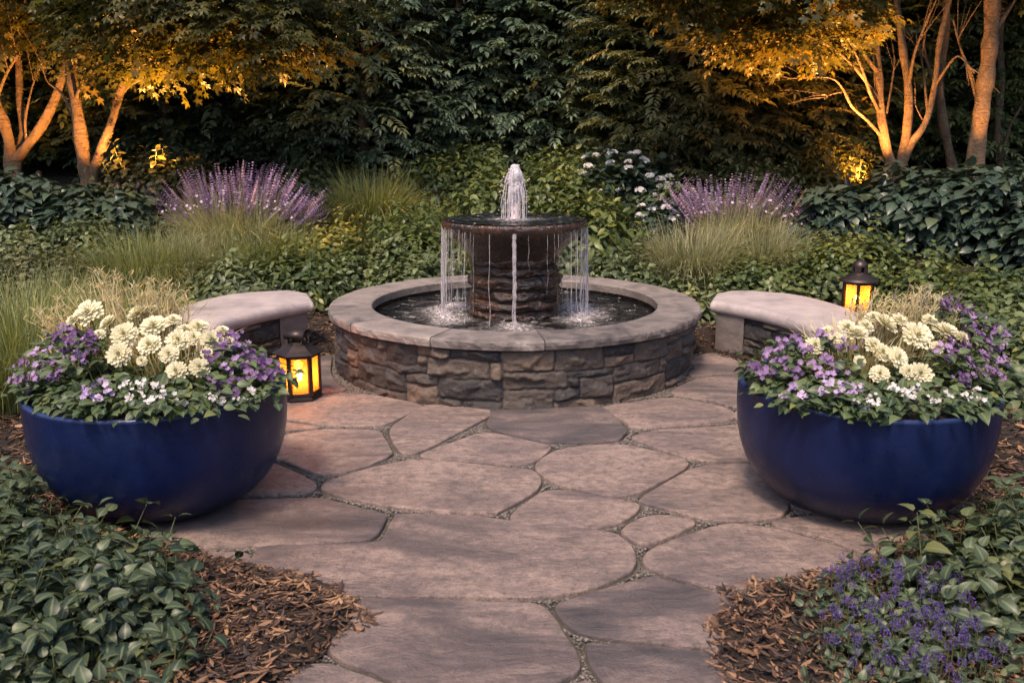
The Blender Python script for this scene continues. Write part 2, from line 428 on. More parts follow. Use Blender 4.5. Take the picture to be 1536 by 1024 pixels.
HEART = leafT(.36, ((.05, .66), (.25, 1), (.52, .84), (.78, .42), (.92, .13)), .26, .26, .010)
LANCE = leafT(.15, ((.2, .8), (.55, 1)), .2, .3)
SIMPLE = leafT(.26, ((.3, 1), (.7, .8)), .2, .25)
def mapleT():
    ps = []
    for a, l in ((0, 1), (50, .85), (-50, .85), (100, .5), (-100, .5)):
        ps.append((leafT(.22, ((.35, .9), (.65, .8)), .15, .25), (0, 0, 0), euler(0, 0, radians(a)), l))
    return combine(ps)
MAPLE = mapleT()
def sprayT(n, L, leaf, ll, ang, droop, seed):
    """a flat drooping twig: leaves on both sides, along +Y"""
    rg = random.Random(seed); ps = []
    for i in range(n):
        t = (i+.6)/n; y = t*L; z = -droop*t*t*L
        for s in (-1, 1):
            a = s*radians(ang*(1-.45*t) + rg.uniform(-14, 14))
            ps.append((leaf, (0, y, z), euler(radians(-6*t+rg.uniform(-16, 14)), rg.uniform(-.35, .35), -a), ll*(1.1-.45*t)*rg.uniform(.75, 1.15)))
    ps.append((leaf, (0, L, -droop*L), euler(-.4, 0, 0), ll*.7))
    return combine(ps)
SPRAY_Y = [sprayT(8, .5, LANCE, .17, 60, .12, s) for s in (1, 2, 3)]
SPRAY_B = [sprayT(5, .5, SIMPLE, .18, 62, .12, s) for s in (4, 5, 6)]
def palmT(seed):
    rg = random.Random(seed); ps = []
    for k in range(7):
        y = .08+.07*k; s = (-1 if k % 2 else 1)
        ps.append((MAPLE, (s*.05*rg.uniform(.5, 2), y, -.15*y*y+rg.uniform(-.03, .03)), euler(rg.uniform(-.6, .1), rg.uniform(-.4, .4), -s*rg.uniform(.3, 1.3)), rg.uniform(.1, .15)))
    return combine(ps)
SPRAY_M = [palmT(s) for s in (7, 8, 9)]
def sprigT(seed, pairs=5, L=.26, leaf=HEART, ll=.085):
    """an upright leafy shoot: opposite pairs, smaller towards the tip; axis +Z"""
    rg = random.Random(seed); lf = []; st = []
    lx, ly = rg.uniform(-.25, .25), rg.uniform(-.25, .25)
    P = lambda t: (lx*L*t*t, ly*L*t*t, L*t)
    for i in range(pairs):
        t = .25+.75*i/(pairs-1); a0 = i*pi/2 + rg.uniform(-.3, .3)
        for s in (0, 1):
            a = a0+s*pi; sz = ll*(1.15-.55*t)*rg.uniform(.8, 1.15)
            pitch = rg.uniform(-.45, .15) + (.55 if i == pairs-1 else 0)
            R = euler(0, 0, a) @ euler(pitch, rg.uniform(-.25, .25), 0)
            p = np.array(P(t)) + R @ np.array((0, .012, 0))
            lf.append((leaf, p, R, sz))
    st = tubeT([P(0), P(.35), P(.7), P(1)], .003, .0015, 3)
    return combine(lf), st
SPRIG = [sprigT(s) for s in range(6)]
SPRIG_S = [sprigT(s+20, 6, .3, OVATE, .1) for s in range(5)]
SPRIG_L = [sprigT(s+40, 5, .3, leafT(.22), .14) for s in range(5)]
def floretT(n=5, w=.36, cup=.25):
    return combine([(leafT(w, ((.4, .9), (.8, .95)), .1, -.1), (0, 0, 0), euler(cup, 0, 2*pi*i/n), 1) for i in range(n)])
FLORET = floretT()
def headT(seed):
    """double daisy-like head, radius 1, facing +Z"""
    rg = random.Random(seed); ps = []
    pl = leafT(.13, ((.3, .55), (.7, 1), (.93, .85)), .3, -.12)
    for ring, (n, L, up, z) in enumerate(((19, 1.0, .02, 0), (17, .86, .22, .07), (14, .68, .45, .13), (10, .48, .75, .17), (7, .32, 1.1, .2))):
        for i in range(n):
            a = 2*pi*(i+.5*(ring % 2)+rg.uniform(-.2, .2))/n
            ps.append((pl, (0, 0, z), euler(0, 0, a) @ euler(up+rg.uniform(-.1, .1), rg.uniform(-.2, .2), 0), L*rg.uniform(.9, 1.05)))
    return combine(ps)
HEADS = [headT(s) for s in (1, 2, 3)]
def domeT(r=.28, h=.2, n=8):
    V = [(0, 0, h)]; q = []; t = []
    for k, (rr, z) in enumerate(((r*.6, h*.8), (r, 0))):
        for i in range(n): V.append((rr*cos(2*pi*i/n), rr*sin(2*pi*i/n), z))
    for i in range(n):
        t.append((0, 1+i, 1+(i+1) % n)); q.append((1+i, 1+n+i, 1+n+(i+1) % n, 1+(i+1) % n))
    return np.array(V), [np.array(t), np.array(q)], np.zeros((len(V), 2))
DOME = domeT()
def spikeT(seed, levels=13, L=.3, w=.019):
    rg = random.Random(seed); ps = []
    pt = leafT(.42, ((.5, 1),), .1, .1)
    for i in range(levels):
        t = i/(levels-1); z = L*t; s = w*(1.15-.55*t)*(1 if i else .6)
        for k in range(5):
            ps.append((pt, (0, 0, z), euler(0, 0, k*2*pi/5+i*.7+rg.uniform(-.3, .3)) @ euler(rg.uniform(.3, 1.0), 0, 0), s*rg.uniform(.9, 1.5)))
    return combine(ps)
SPIKES = [spikeT(s) for s in (1, 2, 3)]
BALL = combine([(DOME, (0, 0, 0), np.eye(3), 1), (DOME, (0, 0, 0), euler(pi, 0, 0), 1)])

# ------------------------------------------------------------------ orientation helpers (arrays)
def frames(D, N=None, roll=None):
    """columns x,y,z with y along D and z as near N as possible"""
    D = np.asarray(D, float); D = D/np.linalg.norm(D, axis=1, keepdims=True)
    if N is None: N = np.tile((0, 0, 1.), (len(D), 1))
    X = np.cross(D, N); l = np.linalg.norm(X, axis=1, keepdims=True)
    X = np.where(l < 1e-4, np.array([[1., 0, 0]]), X/np.maximum(l, 1e-6)); Z = np.cross(X, D)
    if roll is not None:
        c, s = np.cos(roll)[:, None], np.sin(roll)[:, None]
        X, Z = X*c + Z*s, Z*c - X*s
    return np.stack([X, D, Z], axis=2)
def upframes(Z, ang):
    Z = np.asarray(Z, float); Z = Z/np.linalg.norm(Z, axis=1, keepdims=True)
    X = np.stack([np.cos(ang), np.sin(ang), np.zeros_like(ang)], 1)
    X = X - Z*np.sum(X*Z, 1, keepdims=True); X /= np.linalg.norm(X, axis=1, keepdims=True)
    return np.stack([X, np.cross(Z, X), Z], axis=2)
def scatter(g, tpls, P, R, S, tint, rng):
    pick = rng.integers(0, len(tpls), len(P))
    for k, t in enumerate(tpls):
        m = pick == k
        g.inst(t, P[m], R[m], np.asarray(S)[m], np.asarray(tint)[m])
def tube(g, pts, r0, r1, k=8, tint=.5, wob=0, seed=0):
    pts = [Vector(p) for p in pts]
    # Catmull-Rom through the points
    q = []
    for i in range(len(pts)-1):
        p0 = pts[max(i-1, 0)]; p1 = pts[i]; p2 = pts[i+1]; p3 = pts[min(i+2, len(pts)-1)]
        for t in np.linspace(0, 1, 5)[:-1]:
            q.append(.5*((2*p1)+(p2-p0)*t+(2*p0-5*p1+4*p2-p3)*t*t+(3*p1-p0-3*p2+p3)*t**3))
    q.append(pts[-1])
    V, f, m = tubeT(q, r0, r1, k)
    if wob:
        n = np.repeat(vnoise(np.arange(len(q))*.6, seed, 0, seed)[:, None], k, 1).ravel()
        c = np.repeat(np.array([tuple(p) for p in q]), k, 0); V = c + (V-c)*(1+wob*n)[:, None]
    g.add(V, f, tint)
def box(g, cx, cy, cz, sx, sy, sz, R=None, bev=0, tint=.5):
    x, y, z = sx/2, sy/2, sz/2; b = min(bev, x*.5, y*.5, z*.5)
    if b <= 0:
        V = np.array([(i*x, j*y, k*z) for i in (-1, 1) for j in (-1, 1) for k in (-1, 1)])
        f = [(0, 1, 3, 2), (4, 6, 7, 5), (0, 4, 5, 1), (2, 3, 7, 6), (0, 2, 6, 4), (1, 5, 7, 3)]
        if R is not None: V = V @ np.array(R).T
        g.add(V+np.array((cx, cy, cz)), [np.array(f)], tint); return
    import bmesh
    bm = bmesh.new(); bmesh.ops.create_cube(bm, size=1)
    for v in bm.verts: v.co = Vector((v.co.x*sx, v.co.y*sy, v.co.z*sz))
    bmesh.ops.bevel(bm, geom=bm.edges[:], offset=b, segments=2, affect='EDGES', profile=.6)
    bmesh.ops.triangulate(bm, faces=bm.faces[:]); bm.verts.index_update()
    V = np.array([tuple(v.co) for v in bm.verts]); f = np.array([[v.index for v in q.verts] for q in bm.faces]); bm.free()
    if R is not None: V = V @ np.array(R).T
    g.add(V+np.array((cx, cy, cz)), [f], tint)
def lathe(g, prof, n=64, cx=0, cy=0, cz=0, tint=.5, fn=None, cap0=False, cap1=False):
    prof = np.array(prof, float); t = np.linspace(0, 2*pi, n, endpoint=False)
    r = prof[:, 0][:, None]*np.ones(n); z = prof[:, 1][:, None]*np.ones(n)
    if fn is not None: r, z = fn(r, z, t[None, :]*np.ones_like(r))
    V = np.stack([cx+r*np.cos(t), cy+r*np.sin(t), cz+z], 2).reshape(-1, 3)
    m = len(prof); i = np.arange(m-1)[:, None]; j = np.arange(n)[None]; jn = (j+1) % n
    q = np.stack([i*n+j, i*n+jn, (i+1)*n+jn, (i+1)*n+j], 2).reshape(-1, 4)
    fs = [q]
    if cap0: fs.append(np.arange(n)[::-1][None])
    if cap1: fs.append(((m-1)*n+np.arange(n))[None])
    g.add(V, fs, tint)
#@@SETTING

# ------------------------------------------------------------------ patio outline, terrain
OUT_PX = [(380, 1190), (425, 1022), (500, 967), (545, 922), (515, 896), (450, 868), (380, 852), (290, 838), (215, 805), (120, 762),
          (75, 700), (130, 640), (250, 600), (380, 566), (440, 548), (478, 533), (500, 531), (1048, 531), (1068, 529), (1125, 546), (1250, 575),
          (1400, 620), (1490, 690), (1460, 760), (1390, 806), (1305, 842), (1190, 872), (1100, 888), (1092, 905), (1064, 935),
          (1072, 985), (1100, 1030), (1150, 1190)]
OUTL = np.array([gnd(*p) for p in OUT_PX])
def sdf(x, y, P=OUTL):
    """signed distance to the patio outline, negative inside"""
    x = np.asarray(x, float); y = np.asarray(y, float)
    d = np.full(x.shape, 1e9); ins = np.zeros(x.shape, bool); n = len(P)
    for i in range(n):
        ax, ay = P[i]; bx, by = P[(i+1) % n]
        ex, ey = bx-ax, by-ay; t = np.clip(((x-ax)*ex+(y-ay)*ey)/(ex*ex+ey*ey), 0, 1)
        d = np.minimum(d, np.hypot(x-ax-ex*t, y-ay-ey*t))
        c = (ay > y) != (by > y)
        ins ^= c & (x < (bx-ax)*(y-ay)/((by-ay) if by != ay else 1e-9)+ax)
    return np.where(ins, -d, d)
def sm(a, b, x):
    t = np.clip((np.asarray(x, float)-a)/(b-a), 0, 1); return t*t*(3-2*t)
def T0(x, y):
    x = np.asarray(x, float); y = np.asarray(y, float)
    z = .95*np.clip((y-8.0)/4.7, 0, 1) + .10*sm(2.6, 5, np.abs(x))*sm(4.8, 6.5, y)
    z = z + np.clip(y-12.7, 0, 6)*.06 + np.clip(y-18.7, 0, 30)*.42 + np.clip(np.abs(x)-11, 0, 20)*.35
    return z
def T(x, y):
    d = sdf(x, y)
    return T0(x, y) + np.where(d < .06, -.06 + .085*sm(-.03, .06, d), .025) + .012*vnoise(np.asarray(x)*3, np.asarray(y)*3)*(d > 0)
def Tz(x, y): return float(T(np.array([x]), np.array([y]))[0])

def grid_mesh(name, xs, ys, fn, mat, kind):
    X, Y = np.meshgrid(xs, ys); Z = fn(X, Y); g = G()
    V = np.stack([X, Y, Z], 2).reshape(-1, 3); m, n = X.shape
    i = np.arange(m-1)[:, None]; j = np.arange(n-1)[None]
    q = np.stack([i*n+j, i*n+j+1, (i+1)*n+j+1, (i+1)*n+j], 2).reshape(-1, 4)
    g.add(V, [q]); o = g.build(name, mat); return tag(o, kind=kind)
o = grid_mesh('garden_ground', np.linspace(-6, 6, 260), np.linspace(-1.5, 12.6, 300), T, M['soil'], 'structure')
tag(o, 'dark soil ground of the planting beds')
def hillfn(X, Y):
    Z = T0(X, Y) + .25*fbm(X*.5, Y*.5, 0, 3)*sm(13, 16, Y)
    return np.where((np.abs(X) < 5.9) & (Y > -1.4) & (Y < 12.5), -.6, Z - .02)
o = grid_mesh('sky_block_slope', np.linspace(-40, 40, 260), np.linspace(-20, 45, 220), hillfn, M['hill'], 'structure')  # rear rise is added to close off bright sky between the trees
tag(o, 'dark woodland ground with a slope added behind to shut out bright sky')

# patio: mortar bed and flagstones
g = G(); o2 = [tuple(p) for p in OUTL]
V = [(x, y, -.020) for x, y in o2]; g.add(V, [np.arange(len(V))[None]])
# bed grows a little under the mulch edge
o = g.build('patio_joints', M['mortar'], None, False); tag(o, 'dark sandy bed under the flagstones', kind='structure')
ST = [
 [(586,777),(604,768),(700,771),(758,777),(899,793),(936,805),(955,827),(954,850),(927,868),(872,886),(813,895),(700,894),(531,893),(441,873),(377,857),(379,827),(404,816),(549,811),(572,802)],
 [(531,898),(604,895),(758,899),(808,903),(830,918),(848,945),(871,981),(871,1004),(848,1018),(800,1034),(700,1040),(604,1026),(554,1006),(504,986),(480,950)],
 [(440,1000),(490,990),(531,1002),(590,1024),(640,1055),(620,1140),(400,1150),(380,1050)],
 [(831,907),(854,895),(972,862),(1008,869),(1081,887),(1120,900),(1125,935),(1100,965),(1063,970),(972,962),(872,949),(836,923)],
 [(876,964),(890,960),(954,962),(1054,973),(1110,985),(1130,1030),(1080,1070),(950,1060),(899,1018),(879,986)],
 [(872,1018),(890,1020),(915,1045),(950,1075),(1100,1085),(1100,1180),(660,1180),(668,1060),(700,1046),(800,1040)],
 [(963,832),(981,818),(1035,797),(1090,783),(1153,788),(1221,806),(1294,829),(1310,845),(1250,870),(1153,880),(1099,883),(1045,875),(990,859),(965,846)],
 [(930,793),(954,777),(990,770),(1033,776),(1044,785),(1017,800),(972,816),(952,813),(936,803)],
 [(763,773),(782,755),(822,733),(881,738),(952,751),(961,762),(936,781),(890,792),(836,790),(777,782)],
 [(957,748),(981,731),(1035,702),(1076,695),(1130,696),(1185,730),(1180,768),(1135,780),(1063,779),(1008,765),(964,754)],
 [(801,696),(822,679),(854,669),(927,665),(981,674),(1029,689),(1031,700),(990,724),(954,740),(913,742),(850,730),(815,716)],
 [(480,728),(504,715),(586,693),(640,688),(758,699),(799,704),(813,716),(811,730),(792,745),(756,764),(731,770),(622,763),(554,754),(492,739)],
 [(370,690),(409,692),(470,719),(473,733),(441,739),(377,741),(310,738),(300,700)],
 [(330,748),(380,746),(477,744),(531,756),(579,768),(579,782),(565,803),(531,810),(395,817),(300,820),(200,810),(150,770),(240,748)],
 [(375,672),(418,658),(432,650),(486,643),(563,644),(579,656),(588,671),(588,682),(549,699),(500,710),(468,709),(418,690),(370,686)],
 [(380,600),(405,594),(472,592),(531,588),(577,594),(633,606),(620,617),(584,634),(560,638),(486,637),(422,627),(375,618)],
 [(583,643),(606,624),(640,606),(735,606),(740,620),(729,627),(674,656),(630,677),(604,679),(591,668)],
 [(628,682),(678,661),(727,647),(783,656),(826,667),(824,676),(799,693),(767,696),(694,691)],
 [(733,623),(748,608),(890,606),(938,639),(938,652),(918,661),(827,663),(768,652),(730,639)],
 [(898,611),(954,600),(1008,595),(1063,603),(1100,614),(1100,628),(1054,635),(954,641),(935,630)],
 [(946,654),(981,644),(1054,639),(1112,636),(1180,645),(1190,682),(1126,691),(1054,690),(1013,681),(963,663)],
 [(1005,588),(1045,567),(1108,563),(1180,575),(1190,608),(1105,608),(1063,599)],
 [(1030,562),(1040,535),(1080,529),(1125,547),(1200,556),(1205,571),(1110,560)],
 [(400,580),(440,556),(476,536),(498,531),(498,556),(506,572),(520,584),(472,589),(410,590)],
 [(250,822),(300,824),(372,826),(374,850),(330,870),(250,850)],
 [(1158,786),(1180,774),(1300,768),(1390,795),(1380,835),(1302,829),(1230,804)],
 [(360,638),(420,631),(484,640),(430,646),(412,654),(360,660)],
 [(1106,613),(1180,614),(1200,637),(1112,633)],
 [(100,690),(280,690),(290,735),(120,750),(90,720)],
 [(1200,700),(1400,690),(1470,700),(1440,755),(1200,765)],
 [(1200,620),(1400,640),(1440,680),(1200,690)],
 [(140,650),(330,600),(370,600),(355,680),(140,682)],
 [(1210,562),(1300,592),(1380,625),(1200,610)],
]
rng = np.random.default_rng(5)
TONE = {18: .05, 13: .2, 23: .1, 22: .05, 9: .85, 19: .8, 17: .75, 0: .6, 1: .35, 3: .25, 2: .2, 4: .3, 11: .8, 10: .7, 6: .5, 14: .75, 16: .75, 15: .8}
from mathutils.geometry import tessellate_polygon
g = G(); SP = []
for si, px in enumerate(ST):
    P = [Vector((*gnd(u, v), 0)) for u, v in px]; n = len(P); q = []
    for i in range(n):
        p0, p1, p2, p3 = P[i-1], P[i], P[(i+1) % n], P[(i+2) % n]
        for t in np.linspace(0, 1, 7)[:-1]:
            q.append(.5*((2*p1)+(p2-p0)*t+(2*p0-5*p1+4*p2-p3)*t*t+(3*p1-p0-3*p2+p3)*t**3))
    A = sum(q[i].x*q[(i+1) % len(q)].y-q[(i+1) % len(q)].x*q[i].y for i in range(len(q)))
    if A < 0: q.reverse()
    q = np.array([(p.x, p.y) for p in q]); m = len(q); SP.append(q[::2])
    tg = np.roll(q, -1, 0)-np.roll(q, 1, 0); tg /= np.linalg.norm(tg, axis=1, keepdims=True)+1e-9
    nin = np.stack([-tg[:, 1], tg[:, 0]], 1)
    wob = .0022*vnoise(q[:, 0]*25, q[:, 1]*25, si)[:, None]
    hz = rng.uniform(-.0025, .0025)
    rings = [(.0062, -.03), (.007, -.007), (.0095, -.002), (.015, 0)]
    V = np.concatenate([np.c_[q+nin*(a+wob), np.full(m, z+hz)] for a, z in rings])
    fs = []
    for k in range(len(rings)-1):
        i = np.arange(m); j = (i+1) % m
        fs.append(np.stack([k*m+i, k*m+j, (k+1)*m+j, (k+1)*m+i], 1))
    top = V[-m:]
    tri = np.array(tessellate_polygon([[Vector(p) for p in top]]))
    if len(tri):
        a, b, c = top[tri[0][0]], top[tri[0][1]], top[tri[0][2]]
        if np.cross(b-a, c-a)[2] < 0: tri = tri[:, ::-1]
        fs.append(tri + (len(rings)-1)*m)
    g.add(V, fs, TONE.get(si, rng.uniform(.2, .8))+si*.003)
o = g.build('patio_paving', M['flag'], None, False); tag(o, 'large irregular pinkish flagstones of the patio', kind='structure')

# gravelly fill in the joints
rng = np.random.default_rng(77); n = 330000
x = rng.uniform(-2.3, 2.3, n); y = rng.uniform(2.3, 7.4, n); ok = (sdf(x, y) < .03) & (np.hypot(x-.02, y-6.66) > 1.33); x, y = x[ok], y[ok]; dd = np.full(len(x), 1e3)
for q in SP:
    bb = (x > q[:, 0].min()-.03) & (x < q[:, 0].max()+.03) & (y > q[:, 1].min()-.03) & (y < q[:, 1].max()+.03)
    i = np.nonzero(bb)[0]; dd[i] = np.minimum(dd[i], sdf(x[i], y[i], q))
ok = dd > .0045; x, y, dd = x[ok], y[ok], dd[ok]; n = len(x); g = G()
PEB = (np.array([(-1, -.6, 0), (1, -.8, 0), (.8, .9, 0), (-.9, .7, 0), (-.1, 0, .8)]), [np.array([(0, 1, 4), (1, 2, 4), (2, 3, 4), (3, 0, 4)])], np.zeros(5))
zf = -.021+np.clip(dd*.9, 0, .014)
g.inst(PEB, np.stack([x, y, zf], 1), upframes(rng.normal(0, .3, (n, 3))+np.array((0, 0, 1)), rng.uniform(0, 6, n)), rng.uniform(.0025, .0065, n), rng.random(n))
o = g.build('joint_grit', M['grit'], None, False); tag(o, 'pale fine grit packed in the joints between flagstones', 'gravel', kind='stuff')

# ------------------------------------------------------------------ bark chips
def chipT(seed):
    rg = random.Random(seed); n = 5; V = []; w = rg.uniform(.1, .26)
    for i in range(n+1):
        t = i/n-.5; k = w*(1-(2*t)**2*.85)*.5; b = rg.uniform(-.02, .02)
        z = .12*(rg.uniform(.5, 1))*(2*t)**2*rg.choice((1, 1, .3)); tw = rg.uniform(-.03, .03)
        V += [(-k+b, t, z+tw), (b, t, z+.04), (k+b, t, z-tw)]
    q = []
    for i in range(n):
        a = 3*i; q += [(a, a+1, a+4, a+3), (a+1, a+2, a+5, a+4)]
    return np.array(V), [np.array(q)], np.zeros(len(V))
CH = [chipT(s) for s in range(7)]
def chips(g, n, x0, x1, y0, y1, s0, s1, rng, lim=-.03, lift=.03):
    x = rng.uniform(x0, x1, n); y = rng.uniform(y0, y1, n); d = sdf(x, y)
    k = (d > lim + .035*vnoise(x*14, y*14, 3)) ; x, y, d = x[k], y[k], d[k]; n = len(x)
    z = np.maximum(T(x, y), -.002) + rng.uniform(.002, lift, n)*np.clip((d+.03)*10, .25, 1)
    a = rng.normal(0, .75, n) + np.where(rng.random(n) < .25, pi/2, 0) + pi/2 + vnoise(x*2.5, y*2.5, 1)*1.4
    D = np.stack([np.cos(a), np.sin(a), rng.normal(0, .16, n)], 1)
    R = frames(D, None, rng.normal(0, .45, n))
    big = vnoise(x*9, y*9, 7)
    tint = np.clip(rng.beta(1.1, 1.5, n)*.95 + .22*big, 0, 1)
    scatter(g, CH, np.stack([x, y, z], 1), R, rng.uniform(s0, s1, n)*(1+.5*(rng.random(n) < .08)), tint, rng)
rng = np.random.default_rng(11); g = G()
chips(g, 17000, -2.6, -.35, 2.2, 3.9, .02, .062, rng)
chips(g, 15000, .4, 2.6, 2.2, 4.1, .02, .062, rng)
chips(g, 6000, -4, -1.7, 3.2, 6.6, .03, .08, rng)
chips(g, 5000, 1.7, 4, 3.2, 6.6, .03, .08, rng)
chips(g, 9000, -2.5, 2.5, 5.9, 9.3, .03, .08, rng, lim=.0)
o = g.build('mulch_chips', M['chip'], None); tag(o, 'loose shredded bark mulch covering the beds', 'mulch', kind='stuff')

# ------------------------------------------------------------------ walls of split stone
def ashlar(g, pts, z0, z1, rows, unit, depth, seed, nrm, tintoff=0, res=.0085, closed=True, maxh=2):
    """pts: dense polyline (x,y) along the wall with outward normals nrm; random coursed rubble as displaced surface"""
    pts = np.asarray(pts); nrm = np.asarray(nrm)
    seg = np.linalg.norm(np.diff(pts, axis=0), axis=1); s = np.r_[0, np.cumsum(seg)]; L = s[-1]
    nu = max(2, int(L/res)); nz = max(3, int((z1-z0)/res))
    S = np.linspace(0, L, nu); Z = np.linspace(z0, z1, nz)
    PX = np.interp(S, s, pts[:, 0]); PY = np.interp(S, s, pts[:, 1]); NX = np.interp(S, s, nrm[:, 0]); NY = np.interp(S, s, nrm[:, 1])
    rg = random.Random(seed); C = max(1, int(round(L/unit))); cell = -np.ones((rows, C), int); rects = []
    for r in range(rows):
        for c in range(C):
            if cell[r, c] >= 0: continue
            h = min(rg.choice((1, 1, 2, 2, 3)[:2+maxh]) if maxh > 1 else 1, rows-r); w = rg.choice((2, 3, 3, 4, 5)) + (1 if h > 1 else 0)
            w2 = 0
            while w2 < w and c+w2 < C and all(cell[r+k, c+w2] < 0 for k in range(h)): w2 += 1
            if w2 == 0: continue
            if c+w2 == C-1 and cell[r, C-1] < 0 and all(cell[r+k, C-1] < 0 for k in range(h)): w2 += 1
            cell[r:r+h, c:c+w2] = len(rects); rects.append((c, c+w2, r, r+h))
    rects = np.array(rects, float); R = len(rects); rn = np.random.default_rng(seed)
    SS, ZZ = np.meshgrid(S, Z)
    wu = .012*vnoise(SS*9, ZZ*9, 1, seed) + .004*vnoise(SS*40, ZZ*40, 1, seed); wv = .011*vnoise(SS*7, ZZ*12, 5, seed) + .003*vnoise(SS*40, ZZ*40, 9, seed)
    # course lines vary in height
    U = np.clip((SS+wu)/L*C, 0, C-1e-4); Vr = np.clip((ZZ-z0+wv)/(z1-z0)*rows, 0, rows-1e-4)
    lines = np.arange(rows+1) + np.r_[0, rn.uniform(-.25, .25, rows-1), 0]
    Vr = np.interp((ZZ-z0+wv)/(z1-z0)*rows, lines, np.arange(rows+1)); Vr = np.clip(Vr, 0, rows-1e-4)
    idx = cell[Vr.astype(int), U.astype(int)]
    rc = rects[idx]; us, vs = L/C, (z1-z0)/rows
    du = np.minimum(U-rc[..., 0], rc[..., 1]-U)*us; dv = np.minimum(Vr-rc[..., 2], rc[..., 3]-Vr)*vs
    d = np.minimum(du, dv) ; d = np.where((du < .02) & (dv < .02), .02-np.hypot(.02-du, .02-dv), d)
    d = np.maximum(d, 0)
    # chiselled facets
    cu = (U-(rc[..., 0]+rc[..., 1])/2)*us; cv = (Vr-(rc[..., 2]+rc[..., 3])/2)*vs
    K = 6; pa = rn.normal(0, .30, (R, K)); pb = rn.normal(0, .5, (R, K)); pc = rn.uniform(.008, .026, (R, K))
    ww = .01*vnoise(SS*25, ZZ*25, 3, seed)
    fac = np.min(pa[idx]*(cu+ww)[..., None]+pb[idx]*(cv+ww)[..., None]+pc[idx], axis=-1)
    fac = np.clip(fac, -.008, .03) + .004*fbm(SS*22, ZZ*45, 0, 3, seed) + .0018*fbm(SS*90, ZZ*120, 0, 2, seed)
    edge = sm(.0015, .011, d)
    disp = depth*(edge*1.0 - 1) + edge*fac + (rn.uniform(-.004, .004, R))[idx]*edge
    X = PX+NX*disp; Y = PY+NY*disp
    V = np.stack([X, Y, ZZ], 2).reshape(-1, 3); m, n = X.shape
    i = np.arange(m-1)[:, None]; j = np.arange(n-1)[None]
    q = np.stack([i*n+j, i*n+j+1, (i+1)*n+j+1, (i+1)*n+j], 2).reshape(-1, 4)
    tint = rn.uniform(0, 1, R)[idx].ravel()
    g.add(V, [q], np.clip(tint+tintoff, 0, 1), (1-sm(.001, .006, d)).ravel())

# ------------------------------------------------------------------ fountain
FX, FY, FR, FZ = .02, 6.66, 1.37, .438
fo = thing('fountain', 'round stone fountain with bubbling bowl on a pedestal in a circular pool', 'fountain', (FX, FY, 0))
th = np.linspace(pi/2, pi/2+2*pi, 600)
wr = FR-.035
g = G(); ashlar(g, np.c_[FX+wr*np.cos(th), FY+wr*np.sin(th)], -.03, FZ-.062, 6, .082, .022, 7, np.c_[np.cos(th), np.sin(th)])
obj_at(g, 'wall', M['ashlar'], fo)
NS = 12; a0 = -pi/2 - radians(22.5)
g = G(); rg = random.Random(3)
for k in range(NS):
    a, b = a0+k*2*pi/NS+.0022, a0+(k+1)*2*pi/NS-.0022
    tt = np.linspace(a, b, 26); dz = rg.uniform(-.002, .002); dr = rg.uniform(-.004, .006)
    ri, ro = 1.06, FR+dr; zb, zt = FZ-.062+dz, FZ+dz
    prof = [(ri, zb), (ri, zt-.008), (ri+.006, zt-.002), (ri+.014, zt), (ro-.02, zt), (ro-.009, zt-.003), (ro-.002, zt-.012), (ro, zt-.03), (ro-.003, zb+.006), (ro-.012, zb)]
    pr = np.array(prof); m = len(pr); V = []
    for j, t in enumerate(tt):
        e = .006*vnoise(t*30, pr[:, 1]*60, k) + .003*vnoise(t*9, k, 0)
        sel = (pr[:, 0] > 1.2)
        r = pr[:, 0] + e*sel
        V.append(np.c_[FX+r*np.cos(t), FY+r*np.sin(t), pr[:, 1]])
    V = np.concatenate(V); q = []
    for j in range(len(tt)-1):
        for i in range(m): q.append((j*m+i, j*m+(i+1) % m, (j+1)*m+(i+1) % m, (j+1)*m+i))
    g.add(V, [np.array(q), np.arange(m)[::-1][None], ((len(tt)-1)*m+np.arange(m))[None]], rg.uniform(.1, .9))
o = obj_at(g, 'coping', M['coping'], fo, False)
g = G(); lathe(g, [(1.075, -.02), (1.075, FZ-.064)], 96, FX, FY, 0); V = g.V[0]
obj_at(g, 'basin_lining', M['wet'], fo)
# pool water
WZ = .348
def disc(g, R, z, nr, nt, fn):
    r = np.linspace(.0, 1, nr)[1:]*R; t = np.linspace(0, 2*pi, nt, endpoint=False)
    RR, TT = np.meshgrid(r, t, indexing='ij'); x = RR*np.cos(TT); y = RR*np.sin(TT); dz, foam = fn(x, y)
    V = np.stack([FX+x, FY+y, z+dz], 2).reshape(-1, 3); i = np.arange(nr-2)[:, None]; j = np.arange(nt)[None]; jn = (j+1) % nt
    q = np.stack([i*nt+j, i*nt+jn, (i+1)*nt+jn, (i+1)*nt+j], 2)[:, :, ::-1].reshape(-1, 4)[:, ::-1]
    c = V[:nt].mean(0)
    n0 = len(V); V = np.vstack([V, c]); tri = np.stack([np.full(nt, n0), np.arange(nt), (np.arange(nt)+1) % nt], 1)
    g.add(V, [q, tri], np.r_[foam.ravel(), foam.ravel()[:nt].mean()])
BR = .535                                     # bowl radius
FALLS = [(radians(a), .6) for a in range(150, 211, 10)] + [(radians(a), .6) for a in range(-30, 31, 10)] + [(radians(-90), .5)]
